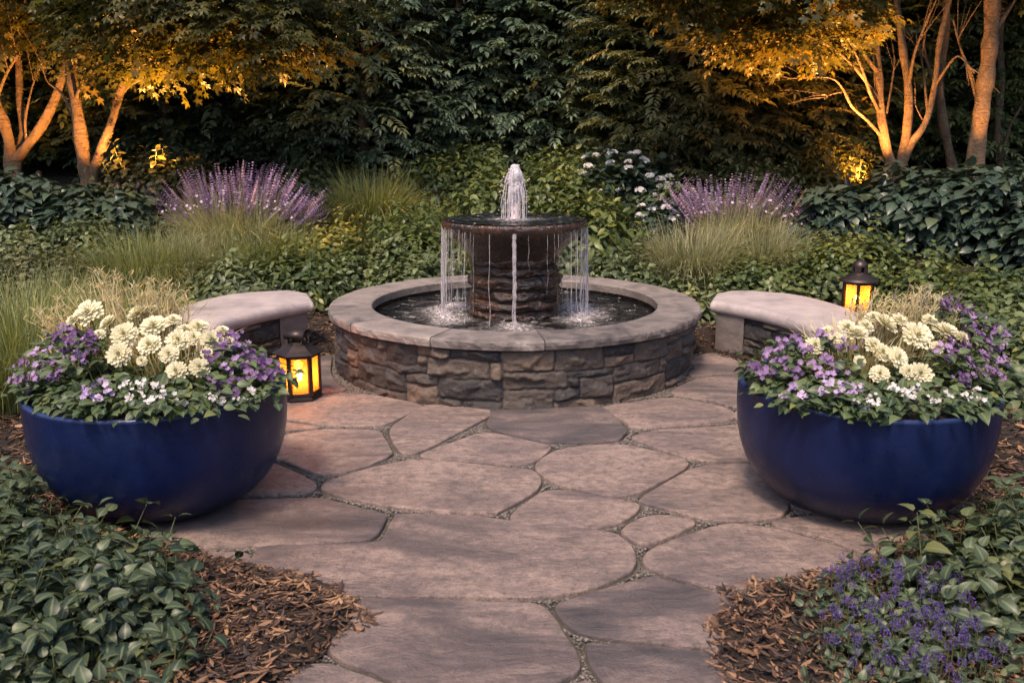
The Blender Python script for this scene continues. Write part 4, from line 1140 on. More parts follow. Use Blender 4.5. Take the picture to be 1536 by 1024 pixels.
R_ = [  # name, label, cat, u, d, rx, ry, h, mat, tpl, size, n, sprig
 ('leafy_shrub', 'low mid green shrub at the left rear of the fountain pool', 615, 9.0, .52, .4, .50, 'shrub', SPRIG_L, 1.0, 190),
 ('leafy_shrub', 'rounded green shrub directly left of the fountain jet', 625, 9.8, .55, .45, .58, 'shrub', SPRIG_L, 1.0, 200),
 ('leafy_shrub', 'bright green shrub directly behind the fountain jet', 735, 10.5, .62, .5, .66, 'shrub', SPRIG_L, 1.05, 240),
 ('leafy_shrub', 'large leaved green shrub just right of the fountain bowl', 880, 9.5, .62, .45, .72, 'shrub', SPRIG_L, 1.25, 230),
 ('leafy_shrub', 'green shrub behind the jet on its right side', 840, 10.9, .6, .5, .70, 'shrub', SPRIG_L, 1.1, 230),
 ('leafy_shrub', 'yellow green shrub behind the left end of the fountain', 505, 9.5, .45, .4, .45, 'gold', SPRIG_S, .9, 110),
 ('leafy_shrub', 'green and yellow shrub at the left end of the fountain', 530, 8.8, .45, .35, .38, 'shrub', SPRIG_S, 1.0, 200),
 ('leafy_shrub', 'glossy low shrub behind the end of the left bench', 440, 8.5, .5, .35, .42, 'shrub', SPRIG_L, .85, 230),
 ('leafy_shrub', 'dark low shrub behind the middle of the left bench', 345, 8.2, .45, .35, .40, 'deep', SPRIG_L, .85, 210),
 ('leafy_shrub', 'dark shrub hugging the rear rim of the fountain, left side', 640, 8.45, .5, .25, .32, 'deep', SPRIG_S, .9, 190),
 ('leafy_shrub', 'dark shrub hugging the rear rim of the fountain, right side', 925, 8.5, .5, .25, .34, 'deep', SPRIG_L, .8, 190),
 ('leafy_shrub', 'low dark shrub between the fountain and the right bench', 1040, 8.1, .4, .3, .30, 'deep', SPRIG_L, .8, 150),
 ('leafy_shrub', 'dense shrub behind the left end of the right bench', 1160, 8.3, .55, .4, .38, 'shrub', SPRIG_S, 1.0, 260),
 ('leafy_shrub', 'dense shrub directly behind the round lantern', 1285, 8.4, .55, .45, .46, 'shrub', SPRIG_S, 1.0, 280),
 ('leafy_shrub', 'dense green shrub right of the round lantern', 1390, 7.9, .58, .45, .52, 'shrub', SPRIG_S, 1.0, 300),
 ('leafy_shrub', 'dense green shrub at the right edge behind the planter', 1500, 7.3, .55, .45, .52, 'shrub', SPRIG_S, 1.0, 300),
 ('leafy_shrub', 'dense green shrub behind the right side of the right planter', 1445, 6.5, .5, .4, .42, 'shrub', SPRIG_S, 1.0, 240),
 ('leafy_shrub', 'dark green shrub against the right side of the right planter', 1545, 5.6, .42, .45, .50, 'deep', SPRIG_S, .95, 260),
 ('leafy_shrub', 'low shrub between the round lantern and the right planter', 1370, 6.95, .5, .35, .34, 'shrub', SPRIG_S, 1.0, 200),
 ('leafy_shrub', 'fine olive shrub under the dark leaves at the left edge', 60, 8.3, .6, .45, .42, 'olive', SPRIG_S, .9, 260),
 ('leafy_shrub', 'dark shrub in the gap left of the left grass tuft', 130, 9.3, .5, .45, .40, 'deep', SPRIG_S, .9, 200),
 ('leafy_shrub', 'green shrub far back left of centre below the trees', 500, 12.2, .8, .5, .42, 'deep', SPRIG_L, 1.1, 180),
 ('leafy_shrub', 'leafy shrub far back below the trees just left of the jet', 690, 12.1, .8, .5, .55, 'shrub', SPRIG_L, 1.1, 200),
 ('leafy_shrub', 'leafy shrub far back below the trees just right of the jet', 850, 12.3, .8, .5, .60, 'shrub', SPRIG_L, 1.1, 200),
 ('leafy_shrub', 'dark shrub filling the gap right of the hydrangea', 1010, 10.6, .5, .5, .50, 'deep', SPRIG_L, 1.0, 170),
 ('leafy_shrub', 'dark shrub below the spotlit tree on the left', 250, 11.6, .8, .5, .50, 'olive', SPRIG_S, 1.2, 170),
 ('leafy_shrub', 'dark shrub between the broad leaved hedge and the olive shrub at the left edge', 20, 9.2, .7, .4, .36, 'deep', SPRIG_S, 1.0, 240),
 ('leafy_shrub', 'olive green feathery shrub low behind the left rim of the fountain', 575, 8.9, .3, .25, .42, 'olive', SPRIG_S, .8, 110),
 ('leafy_shrub', 'small yellow leaved shrub just behind the round lantern', 1262, 8.9, .22, .2, .42, 'gold', SPRIG_S, .8, 40),
 ('leafy_shrub', 'small yellow tipped shrub among the left lavender grasses', 430, 9.0, .25, .2, .40, 'gold', SPRIG_S, .7, 35),
 ('leafy_shrub', 'small yellow tipped shrub under the right lavender', 1105, 8.75, .2, .18, .42, 'gold', SPRIG_S, .6, 26),
 ('leafy_shrub', 'golden lit bush at the foot of the right multi-stemmed tree', 1235, 11.9, .55, .4, .62, 'maple', SPRIG_L, 1.1, 190),
 ('leafy_shrub', 'dark shrub behind the right lavender', 1120, 11.6, .7, .5, .45, 'deep', SPRIG_L, 1.1, 170),
]
for nm, lb, u, d, rx, ry, h, mt, tp, sz, n in R_:
    shrub(nm, lb, 'shrub', X(u, d), d, rx*.88, ry*.9, h*.92*rng.uniform(.75, 1.22), mt, tp, sz*1.0, int(n*1.1), rng, GRP, sprig=True, lean=.55, lo=.45, wild=.15)
# broad dark leaves
for lb, u, d, rx, ry, h, n, s in (
 ('broad leaved dark hedge shrub at the left edge under the spotlit trees', 25, 10.4, 1.0, .6, .62, 1500, .15),
 ('broad leaved dark shrub left of the left lavender', 165, 10.3, .95, .6, .50, 1400, .15),
 ('broad leaved dark shrub right of the right lavender', 1260, 10.0, .85, .6, .66, 1500, .15),
 ('tall broad leaved dark shrub below the right tree', 1390, 10.0, .95, .7, .82, 1900, .155),
 ('broad leaved dark shrub at the right edge of the garden', 1510, 9.5, .9, .7, .92, 1900, .155),
 ('broad leaved dark shrub behind the green band at far right', 1600, 8.6, .7, .6, .72, 1200, .15)):
    shrub('broad_leaved_shrub', lb, 'shrub', X(u, d), d, rx, ry, h, 'hedge', [HEART, OVATE], s, n, rng, 'broad leaved dark shrubs', lo=.5, down=.5)
# hydrangea with white flower heads
def hydrangea(label, x, y, rx, ry, h, nf, seed):
    rng = np.random.default_rng(seed)
    t = shrub('hydrangea', label, 'hydrangea', x, y, rx, ry, h, 'hedge', [HEART, OVATE], .13, 1000, rng, lo=.5)
    for k in range(nf):
        a = rng.uniform(-pi*.95, -.05*pi); c = rng.uniform(.35, .98); s = sqrt(1-c*c)
        p = np.array((rx*s*cos(a), ry*s*sin(a), h*c))*rng.uniform(.9, 1.12); k_ = rng.uniform(.45, .85); n = int(24*k_)+4; g = G()
        off, N = mound_pts(n, .07*k_, .06*k_, .04*k_, rng, .7)
        g.inst(FLORET, off+p, upframes(N+np.array((0, -.2, .4)), rng.uniform(0, 6, n)), np.full(n, .026), rng.uniform(.2, 1, n)); g.build('flower_head', M['white'], t)
hydrangea('white flowering hydrangea right of the fountain jet', X(930, 11.2), 11.2, .78, .5, .80, 34, 5)
hydrangea('smaller white flowering hydrangea beside the right lavender', X(985, 9.9), 9.9, .34, .3, .50, 9, 6)
# stepping stones in the left bed
for k, (u, v, d, w, lb) in enumerate(((545, 352, 9.9, .16, 'upper pale stepping stone in the left bed beside the yellow green shrub'), (548, 384, 9.2, .15, 'lower pale stepping stone in the left bed beside the yellow green shrub'))):
    x, y = X(u+8, d), d-.45; g = G()
    lathe(g, [(w*.8, -.05), (w, -.01), (w*1.02, .03), (w*.97, .05), (w*.5, .056), (.001, .056)], 24, fn=lambda r, z, t: (r*(1+.15*vnoise(np.cos(t)*1.7, np.sin(t)*1.7, k)), z))
    o = g.build('stepping_stone', M['seat']); o.location = (x, y, Tz(x, y)+.02); tag(o, lb, 'stone')
for k, (u, d, s, lb) in enumerate(((1105, 8.0, .12, 'grey rock in the mulch between the fountain and the right bench'), (880+75, 8.1, .11, 'dark blue grey rock just behind the right rim of the fountain'))):
    g = G(); rr = np.random.default_rng(k)
    lathe(g, [(s*.9, -.03), (s, .02), (s*.85, s*.5), (s*.5, s*.75), (.001, s*.8)], 20, fn=lambda r, z, t: (r*(1+.3*vnoise(np.cos(t)*1.5, np.sin(t)*1.5, z*9+k)), z))
    o = g.build('garden_rock', M['pier'], None, False); o.location = (X(u, d), d, Tz(X(u, d), d)); tag(o, lb, 'rock')

# ------------------------------------------------------------------ foreground ground cover
rng = np.random.default_rng(31)
for lb, x, y, rx, ry, h, n in (
 ('grey green leafy ground cover in front of the left planter', -1.92, 3.02, .46, .34, .20, 150),
 ('grey green leafy ground cover at the left edge of the foreground', -2.35, 2.95, .40, .45, .27, 150),
 ('upright grey green ground cover at the left edge below the planter', -2.3, 3.38, .38, .30, .26, 110),
 ('low grey green ground cover beside the mulch on the left', -1.42, 2.82, .36, .32, .13, 110),
 ('grey green leafy ground cover in the bottom left corner', -1.80, 2.58, .46, .34, .15, 170),
 ('low grey green ground cover at the bottom edge, left of the mulch', -1.30, 2.48, .26, .24, .08, 60)):
    shrub('ground_cover_plant', lb, 'ground cover', x, y, rx, ry, h, 'front', SPRIG, 1.12, n, rng, 'leafy ground cover plants in the foreground', sprig=True, lean=.75, lo=.35, wild=.10, stemmat='stem')
for lb, x, y, rx, ry, h, n in (
 ('green leafy ground cover in front of the right planter', 1.86, 3.05, .38, .28, .12, 120),
 ('green leafy ground cover at the right edge of the foreground', 2.3, 3.05, .45, .42, .22, 170),
 ('green leafy ground cover between the violet flowers and the right edge', 1.92, 2.72, .38, .3, .12, 130),
 ('grey green ground cover in the bottom right corner', 2.1, 2.42, .42, .3, .13, 120)):
    shrub('ground_cover_plant', lb, 'ground cover', x, y, rx, ry, h, 'front', SPRIG, 1.12, n, rng, 'leafy ground cover plants in the foreground', sprig=True, lean=.75, lo=.35, wild=.10, stemmat='stem', tb=.12)
def bugle(label, x, y, rx, ry, h, nf, seed):
    rng = np.random.default_rng(seed)
    t = shrub('violet_ground_cover', label, 'flowers', x, y, rx, ry, h, 'front', SPRIG, .62, 130, rng, 'violet flowering ground cover', sprig=True, lean=.7, lo=.3, stemmat='stem')
    g = G(); gs = G()
    for k in range(nf):
        a = rng.uniform(0, 2*pi); r = sqrt(rng.random()); p = np.array((rx*r*cos(a), ry*r*sin(a), h*sqrt(max(0, 1-r*r*.8))+rng.uniform(.04, .085)))
        tube(gs, [p*(1, 1, .3), p], .0018, .0015, 4)
        n = 80; off, N = mound_pts(n, .0095, .0095, .0135, rng, .85, -.9); g.inst(leafT(.42, ((.5, 1),), .1, .1), off+p, frames(N+np.array((0, 0, .2)), rng.normal(0, 1, (n, 3))), rng.uniform(.0035, .0052, n), rng.uniform(0, 1, n))
    g.build('flower_heads', M['violet'], t); gs.build('stems', M['stem'], t)
bugle('violet flowered ground cover spilling beside the right mulch', 1.34, 2.86, .27, .24, .06, 95, 1)
bugle('violet flowered ground cover at the bottom edge right of the mulch', 1.25, 2.55, .28, .22, .05, 95, 2)

# fallen leaves on the right mulch
rng = np.random.default_rng(7)
for k, (u, v, lb) in enumerate(((1497, 700, 'tan fallen leaf on the mulch right of the right planter'), (1478, 775, 'tan fallen leaf nearest the foot of the right planter'))):
    x, y = gnd(u, v); g = G(); g.add(HEART[0]*.07, HEART[1], .9, HEART[2])
    o = g.build('fallen_leaf', M['chip']); o.location = (x, y, Tz(x, y)+.04); o.rotation_euler = (.3, .2, k*2+1); tag(o, lb, 'leaf')

# ------------------------------------------------------------------ planting in the two blue bowls
def pd(v): return 3.80+(560-v)/90*.34
def mh(x, y, cx):                      # height of the mounded planting above the ground
    r = np.hypot(x-cx, (y-PY)); return PZ-.01+.085*np.sqrt(np.clip(1-(r/.60)**2, 0, 1))
def onmound(u, v, cx, off):
    for y in np.arange(3.36, 4.6, .01):
        p = atd(u, v, y)
        if np.hypot(p.x-cx, y-PY) < .57 and p.z <= mh(p.x, y, cx)+off: return p
    return atd(u, v, pd(v))
def orient(n, rng, a=(0, -.45, .75), s=.28):
    return upframes(rng.normal(0, s, (n, 3))+np.array(a), rng.uniform(0, 2*pi, n))
def pot_foliage(t, cx, rng, n, xr, yr, size, mat='potleaf', rmax=.54, k=1, tb=.08):
    x = rng.uniform(*xr, n*3)+cx; y = rng.uniform(*yr, n*3)+PY; r = np.hypot(x-cx, y-PY); m = r < rmax; x, y, r = x[m][:n], y[m][:n], r[m][:n]; n = len(x)
    z = mh(x, y, cx)*1-.0-rng.random(n)**1.5*.06; z = np.maximum(z, PZ+.01)
    D = np.stack([(x-cx)*1.2+rng.normal(0, .3, n), (y-PY)*1.2+rng.normal(0, .3, n), np.where(r > .48, -.10, rng.uniform(-.3, .15, n))], 1)
    g = G(); N = rng.normal(0, .3, (n, 3))+np.array((0, -.1, 1.0))+np.stack([x-cx, y-PY, 0*x], 1)
    L0 = np.array(t.location)
    scatter(g, [HEART, OVATE, HEART], np.stack([x, y, z], 1)-L0, frames(D, N), size*rng.uniform(.6, 1.25, n), np.clip(.45+tb+.25*rng.standard_normal(n), 0, 1), rng)
    g.build('foliage', M[mat], t)
def cream_plant(cx, heads, label, seed):
    rng = np.random.default_rng(seed); t = thing('cream_flower_plant', label, 'flowers', (cx, PY, PZ), None); L0 = np.array(t.location)
    pot_foliage(t, cx, rng, 620, (-.52, .52), (-.52, .45), .06)
    for i, (u, v, r) in enumerate(heads):
        p = np.array(atd(u, v, pd(v))) - L0; R0 = r/F*pd(v)*.93
        tlt = np.array((rng.normal(0, .22)+(p[0])*.7, -.75-.25*(p[1] < 0)+rng.normal(0, .1)+(.4 if v < 500 else 0), .8))
        R = upframes(tlt[None], rng.uniform(0, 6, 1)); g = G()
        g.inst(HEADS[i % 3], p[None]-R[:, :, 2]*.01, R, np.array([R0]), np.array([rng.uniform(.3, .9)]))
        f = g.build('flower', M['cream'], t)
        g = G(); g.inst(DOME, p[None]+R[:, :, 2]*R0*.14, R, np.array([R0*.55]), np.array([.4])); g.build('flower_centre', M['eye'], f)
        b = p-R[0, :, 2]*.012; root = np.array((p[0]*.75, p[1]*.7, -.02))
        gs = G(); tube(gs, [root, (root+b)/2+np.array((0, 0, .02)), b], .004, .0032, 6); gs.build('stem', M['stem'], f)
    return t
HL = [(178,531,23),(223,516,22),(186,501,24),(230,488,26),(267,509,22),(253,530,18),(264,556,21),(299,550,19),(291,505,16),(318,509,20),(297,488,18),(132,468,27),(160,482,17),(205,467,20),(260,478,15),(334,494,14),(277,492,15),(108,478,14),(148,500,12),(345,512,12),(225,462,13),(212,540,10),(310,528,11)]
HR = [(1320,560,18),(1381,560,22),(1363,556,15),(1348,535,21),(1324,527,18),(1311,517,19),(1285,498,22),(1223,517,18),(1252,507,16),(1330,484,24),(1377,503,27),(1420,496,26),(1310,474,15),(1272,489,17),(1350,478,16),(1300,487,15),(1445,505,15),(1240,495,12),(1405,520,13),(1290,540,11),(1395,478,14)]
cream_plant(-PX, HL, 'double cream flowers on green foliage filling the left planter', 1)
cream_plant(PX, HR, 'double cream flowers on green foliage filling the right planter', 2)
def cluster_plant(name, cx, pts, label, seed, mat, fs, nfl, spread, xr, leafn, group, fol='potleaf'):
    rng = np.random.default_rng(seed); t = thing(name, label, 'flowers', (cx, PY, PZ), group); L0 = np.array(t.location); gs = G()
    xs = []
    for (u, v) in pts:
        p = np.array(onmound(u, v, cx, .05) if name == 'viola_plant' else atd(u, v, pd(v))); xs.append(p); p = p-L0; n = nfl; g = G()
        off = rng.normal(0, 1, (n, 3))*np.array((spread, spread*.8, spread*.6))
        g.inst(FLORET, p+off, orient(n, rng, (p[0]*.8, -.7, .6), .35), fs*rng.uniform(.7, 1.2, n), np.clip(rng.normal(.45, .25)+rng.normal(0, .15, n), 0, .92))
        c = g.build('flower_cluster', M[mat], t)
        g = G(); g.inst(DOME, p+off, orient(n, rng, (p[0]*.8, -.7, .6), .1), np.full(n, fs*.35), np.full(n, .9)); g.build('flower_centres', M['eye'], c)
        for o_ in off[::3]: tube(gs, [(p[0]*.85, p[1]*.85, -.01), p*.5+np.array((p[0]*.4, p[1]*.4, .0)), p+o_-np.array((0, 0, .004))], .0025, .0015, 4)
    gs.build('stems', M['stem'], t)
    xs = np.array(xs); n = leafn; k = rng.integers(0, len(xs), n); P = xs[k]-L0+rng.normal(0, 1, (n, 3))*np.array((.05, .05, .02))-np.array((0, 0, .035)); P[:, 2] = np.maximum(P[:, 2], 0.0)
    g = G(); D = rng.normal(0, .6, (n, 3))+np.array((0, -.3, -.1))+P*.8; D[:, 2] *= .4
    scatter(g, [HEART, OVATE], P, frames(D, rng.normal(0, .3, (n, 3))+np.array((0, -.2, 1))), .055*rng.uniform(.6, 1.2, n), np.clip(.45+.25*rng.standard_normal(n), 0, 1), rng)
    g.build('foliage', M[fol], t); return t
GP = 'purple flowers in the blue planters'
cluster_plant('purple_flower_plant', -PX, [(36,545),(48,568),(62,552),(30,570),(58,530),(75,545),(84,508),(92,525),(104,515),(112,500),(125,508),(98,492),(140,505),(82,566),(120,535),(135,522)], 'purple blossoms on the left side of the left planter', 3, 'purple', .0155, 12, .021, 0, 230, GP)
cluster_plant('purple_flower_plant', -PX, [(312,535),(330,525),(345,520),(360,515),(372,530),(385,545),(398,540),(408,556),(355,540),(340,550),(375,560),(395,566),(362,572),(345,590),(330,575),(350,505),(335,512)], 'purple blossoms on the right side of the left planter', 4, 'purple', .015, 11, .021, 0, 230, GP)
cluster_plant('purple_flower_plant', PX, [(1135,548),(1150,535),(1165,525),(1180,515),(1195,508),(1205,520),(1225,500),(1238,508),(1150,562),(1175,545),(1190,560),(1215,545),(1230,560),(1245,540),(1255,552),(1262,520)], 'purple blossoms on the left side of the right planter', 5, 'purple', .015, 10, .021, 0, 230, GP)
cluster_plant('purple_flower_plant', PX, [(1420,455),(1440,462),(1455,470),(1470,480),(1488,492),(1500,500),(1478,508),(1460,495),(1495,520),(1440,520),(1425,535),(1450,545),(1470,555),(1492,560),(1445,570),(1430,510),(1410,520),(1480,532),(1500,545)], 'tall purple blossoms on the right side of the right planter', 6, 'purple', .0155, 12, .021, 0, 260, GP)
GV = 'small white and lilac flowers at the front of the planters'
cluster_plant('viola_plant', -PX, [(124,580),(134,595),(145,572),(156,577),(150,600),(126,588),(165,588)], 'white and lilac violas at the left front of the left planter', 7, 'lilac', .014, 5, .012, 0, 110, GV)
cluster_plant('viola_plant', -PX, [(190,575),(205,590),(195,600),(212,575),(235,580),(248,590),(242,598),(270,605),(225,600),(380,585),(365,600),(332,600),(318,596)], 'white and lilac violas at the right front of the left planter', 8, 'white', .0095, 10, .013, 0, 170, GV)
cluster_plant('viola_plant', PX, [(1190,580),(1198,592),(1180,597),(1235,585),(1245,578),(1262,578),(1288,582),(1275,590),(1255,588)], 'white and lilac violas at the left front of the right planter', 9, 'lilac', .0135, 6, .013, 0, 150, GV)
cluster_plant('viola_plant', PX, [(1285,600),(1305,595),(1312,602),(1337,580),(1358,585),(1365,592),(1375,582),(1296,612),(1420,590),(1450,592),(1470,600),(1400,600),(1462,585)], 'white and lilac violas at the right front of the right planter', 10, 'white', .0095, 9, .013, 0, 170, GV)
def plumes(cx, us, label, seed, lens):
    rng = np.random.default_rng(seed); rg = random.Random(seed); t = thing('plume_grass', label, 'grass', (cx, PY+.18, PZ), 'cream plume grasses in the planters'); L0 = np.array(t.location)
    g = G()
    for k in range(len(us)*11):
        u, v = rg.choice(us); u += rg.gauss(0, 9); v += abs(rg.gauss(0, 12)); top = np.array(atd(u, v, 4.25+rg.uniform(-.12, .12)))-L0
        base = np.array((top[0]*.75+rg.gauss(0, .03), top[1]*.4, .0)); L = np.linalg.norm(top-base); pts = []
        ph = rg.uniform(0, 6); am = rg.uniform(.008, .024)
        for i in range(8):
            s = i/7; pts.append(base+(top-base)*s+np.array((am*sin(ph+s*7)*s*1.3, am*cos(ph+s*6)*s, 0)))
        tube(g, pts, .0042, .002, 4, tint=rg.uniform(.2, .9), wob=.3)
        for i in range(3, 8):                       # little awns and curled side spikelets
            for j in range(3 if lens else 2):
                a = rg.uniform(0, 2*pi); p = np.array(pts[i]); q1 = p+np.array((.014*cos(a), .014*sin(a), .014)); q2 = q1+np.array((.014*cos(a+.8), .014*sin(a+.8), rg.uniform(-.004, .016)))
                tube(g, [p, q1, q2], .0022, .0009, 3, tint=rg.uniform(.3, 1))
    g.build('plumes', M['plume'], t)
    g = G(); blades(g, 260, .2, .30, .0035, rng, (.1, .9), .8, 6, .4); g.build('blades', M['plume'], t)
    return t
plumes(-PX, [(60,462),(85,445),(120,420),(150,405),(180,412),(205,425),(232,420),(250,430),(268,438),(100,480),(215,440),(75,490)], 'curly cream grass plumes rising at the back of the left planter', 11, True)
plumes(PX, [(1290,450),(1315,440),(1330,452),(1350,445),(1370,440),(1388,432),(1405,445),(1440,465),(1460,480),(1470,500),(1345,460)], 'cream grass plumes rising at the back of the right planter', 12, True)
def pot_lavender():
    rng = np.random.default_rng(13); t = thing('lavender', 'slender lavender sprigs among the cream plumes of the right planter', 'lavender', (PX+.12, PY+.3, PZ)); L0 = np.array(t.location); g = G(); gs = G()
    for k in range(46):
        u = rng.uniform(1335, 1450); v = rng.uniform(425, 465)+abs(u-1370)*.12; top = np.array(atd(u, v, 4.3+rng.uniform(-.1, .1)))-L0; b = np.array((top[0]*.6, top[1]*.5, 0)); D = top-b; D /= np.linalg.norm(D); st = top-D*.085
        tube(gs, [b, st, top-D*.01], .0015, .001, 3); g.inst(SPIKES[k % 3], st[None], upframes(D[None], np.array([k*1.])), np.array([.30]), np.array([rng.uniform(.2, 1)]))
    g.build('flower_spikes', M['lav'], t); gs.build('stems', M['silver'], t)
pot_lavender()

# ------------------------------------------------------------------ trees
def crown_pads(g, blobs, tpls, size, rng, droop=.3, tb=0, lo=.35):
    for cx, cy, cz, rx, ry, rz, n in blobs:
        P, N = mound_pts(n, 1, 1, 1, rng, lo, -1, int(abs(cx*7+cz*3))); P = P*np.array((rx, ry, rz))+np.array((cx, cy, cz))
        lay = .22; P[:, 2] = P[:, 2]*.45+.55*np.round(P[:, 2]/lay)*lay + .10*vnoise(P[:, 0]*1.5, P[:, 1]*1.5)
        D = N*np.array((1, 1, .15))+rng.normal(0, .35, (n, 3)); D[:, 2] = D[:, 2]*.5-droop*rng.random(n)
        S = size*rng.uniform(.65, 1.25, n); R = frames(D, rng.normal(0, .22, (n, 3))+np.array((0, 0, 1)))
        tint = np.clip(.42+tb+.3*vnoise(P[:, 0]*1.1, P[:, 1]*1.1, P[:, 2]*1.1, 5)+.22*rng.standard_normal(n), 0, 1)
        scatter(g, tpls, P, R, S, tint, rng)
def bgtree(name, label, x, y, h, r, mat, tpls, size, n, seed, tb=0, base=.25):
    rng = np.random.default_rng(seed); rg = random.Random(seed); z = Tz(x, y) if abs(x) < 5.9 and y < 12.5 else float(T0(np.array([x]), np.array([y]))[0])
    t = thing(name, label, 'tree', (x, y, z-.05), 'dark trees on the slope behind the garden')
    g = G(); lean = (rg.uniform(-.2, .2), rg.uniform(-.2, .2)); tube(g, [(0, 0, 0), (lean[0]*.5, lean[1]*.5, h*.4), (lean[0], lean[1], h*.9)], .11, .03, 8, wob=.1)
    for k in range(14):
        a = rg.uniform(0, 2*pi); zz = rg.uniform(.12, .8)*h; q = r*(1.05-zz/h)*.9
        tube(g, [(0, 0, zz), (q*.5*cos(a), q*.5*sin(a), zz+.15), (q*cos(a), q*sin(a), zz+rg.uniform(-.05, .35))], .03, .008, 5)
    g.build('trunk', M['bark'] if False else M['woodstem'], t)
    zf = rng.uniform(0, 1, n)**1.15; zc = base+zf*(h-base); a = rng.uniform(0, 2*pi, n)
    prof = np.minimum(1, (1.12-zf)*1.35)*(1+.28*vnoise(np.cos(a)*1.4+seed, np.sin(a)*1.4, zc*.9, seed)); rr = r*prof*(.35+.65*rng.random(n)**.45)
    P = np.stack([rr*np.cos(a)+lean[0]*zf, rr*np.sin(a)+lean[1]*zf, zc], 1)
    P[:, 2] = P[:, 2]*.4+.6*(np.round(P[:, 2]/.3+a*1.3)-a*1.3)*.3
    D = np.stack([np.cos(a), np.sin(a), .08-.30*rng.random(n)], 1)+rng.normal(0, .32, (n, 3))*np.array((1, 1, .5))
    g = G(); R = frames(D, rng.normal(0, .2, (n, 3))+np.array((0, 0, 1)))
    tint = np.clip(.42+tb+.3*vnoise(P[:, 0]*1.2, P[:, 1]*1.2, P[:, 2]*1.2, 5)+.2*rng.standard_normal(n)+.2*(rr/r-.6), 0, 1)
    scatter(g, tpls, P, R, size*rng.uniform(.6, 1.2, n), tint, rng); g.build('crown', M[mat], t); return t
BG = [
 (-8.4, 13.6, 4.8, 1.3, 'deep', SPRAY_B, 'dark bushy tree at the far left edge of the wood'),
 (-6.9, 14.8, 5.8, 1.5, 'deep', SPRAY_B, 'dark tree behind the left pair of spotlit trees'),
 (-5.2, 14.0, 5.2, 1.4, 'teal', SPRAY_Y, 'teal green tree seen right of the left spotlit trunks'),
 (-3.6, 14.3, 5.8, 1.5, 'teal', SPRAY_B, 'dense teal tree above the left lavender'),
 (-2.2, 13.4, 5.0, 1.25, 'teal', SPRAY_Y, 'layered blue green tree left of the wood centre'),
 (-1.0, 14.4, 6.0, 1.4, 'teal', SPRAY_B, 'dark teal tree just left of the fountain jet'),
 (.35, 14.0, 5.6, 1.35, 'teal', SPRAY_Y, 'dark teal tree directly behind the fountain jet'),
 (1.5, 14.6, 6.0, 1.4, 'deep', SPRAY_B, 'very dark tree right of the fountain jet'),
 (2.35, 13.2, 5.2, 1.3, 'olive', SPRAY_Y, 'olive feathery tree right of the wood centre'),
 (3.55, 13.5, 4.6, 1.3, 'olive', SPRAY_Y, 'olive feathery tree behind the right lavender'),
 (4.7, 14.3, 5.4, 1.4, 'deep', SPRAY_B, 'dark tree behind the right spotlit tree'),
 (6.2, 14.0, 5.4, 1.4, 'deep', SPRAY_Y, 'dark tree between the right hand trunks'),
 (7.7, 14.6, 5.6, 1.5, 'deep', SPRAY_B, 'dark tree near the right edge of the wood'),
 (9.1, 13.8, 5.2, 1.4, 'deep', SPRAY_Y, 'dark bushy tree at the far right edge of the wood'),
]
for i, (x, y, h, r, mt, tp, lb) in enumerate(BG):
    bgtree('woodland_tree', lb, x, y, h, r, mt, tp, .90, 1500, 100+i, tb=(.12 if mt == 'olive' else .04))
B2 = [(-10.5, 17.0), (-8.0, 17.8), (-5.6, 17.2), (-3.2, 17.6), (-.9, 17.3), (1.5, 17.8), (3.8, 17.2), (6.2, 17.7), (8.6, 17.2), (11, 17.6)]
rear = None
for i, (x, y) in enumerate(B2):
    if i < 3:
        o = bgtree('woodland_tree', 'taller dark tree of the rear row seen through gaps', x, y, 7.4, 1.9, ('deep', 'teal', 'deep')[i], (SPRAY_B, SPRAY_Y, SPRAY_Y)[i], 1.8, 800, 140+i); rear = (rear or []) + [o]
    else:
        s = rear[i % 3]; o = s.copy(); COL.objects.link(o); o.location = (x, y, s.location.z); o.rotation_euler.z = i*1.3
        for ch in list(s.children): c = ch.copy(); COL.objects.link(c); c.parent = o
    o['group'] = 'rear row of tall dark trees'; o['label'] = 'taller dark tree of the rear row seen through gaps'

def lit_tree(label, d, stems, twigs, blobs, seed, tpls=SPRAY_M, size=.64, name='multi_stemmed_tree', tb=.1, mat='maple'):
    """stems: list of (points in (u,v[,dd]), r0, r1)"""
    rng = np.random.default_rng(seed); b = atd(*stems[0][0][0], d); t = thing(name, label, 'tree', (b.x, b.y, b.z-.05), 'slender trees at the edge of the wood')
    g = G()
    for pts, r0, r1 in stems:
        W3 = [atd(p[0], p[1], d+(p[2] if len(p) > 2 else 0)) for p in pts]
        if pts[0][1] > 225: W3.insert(0, W3[0]-Vector((0, 0, .25)))
        tube(g, W3, r0*.84, r1*.84, 12, wob=.16, seed=seed)
    obj_at(g, 'trunk', M['bark'], t)
    g = G(); rg = random.Random(seed)
    for pts, r0, r1 in twigs:
        W3 = [atd(p[0], p[1], d+(p[2] if len(p) > 2 else 0)) for p in pts]; tube(g, W3, r0, r1, 7, wob=.15, seed=seed)
        e, e0 = W3[-1], W3[-2]
        for k in range(4):
            s = W3[-2].lerp(W3[-1], rg.uniform(0, .9)); dv = (e-e0).normalized()+Vector((rg.uniform(-.6, .6), rg.uniform(-.8, .8), rg.uniform(-.1, .6)))
            L = rg.uniform(.25, .6); tube(g, [s, s+dv*L*.5, s+dv*L+Vector((0, 0, -.04))], r1*.8, r1*.3, 5)
    if twigs: obj_at(g, 'branches', M['bark'], t)
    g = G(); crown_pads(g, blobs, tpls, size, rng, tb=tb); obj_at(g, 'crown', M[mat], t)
    return t
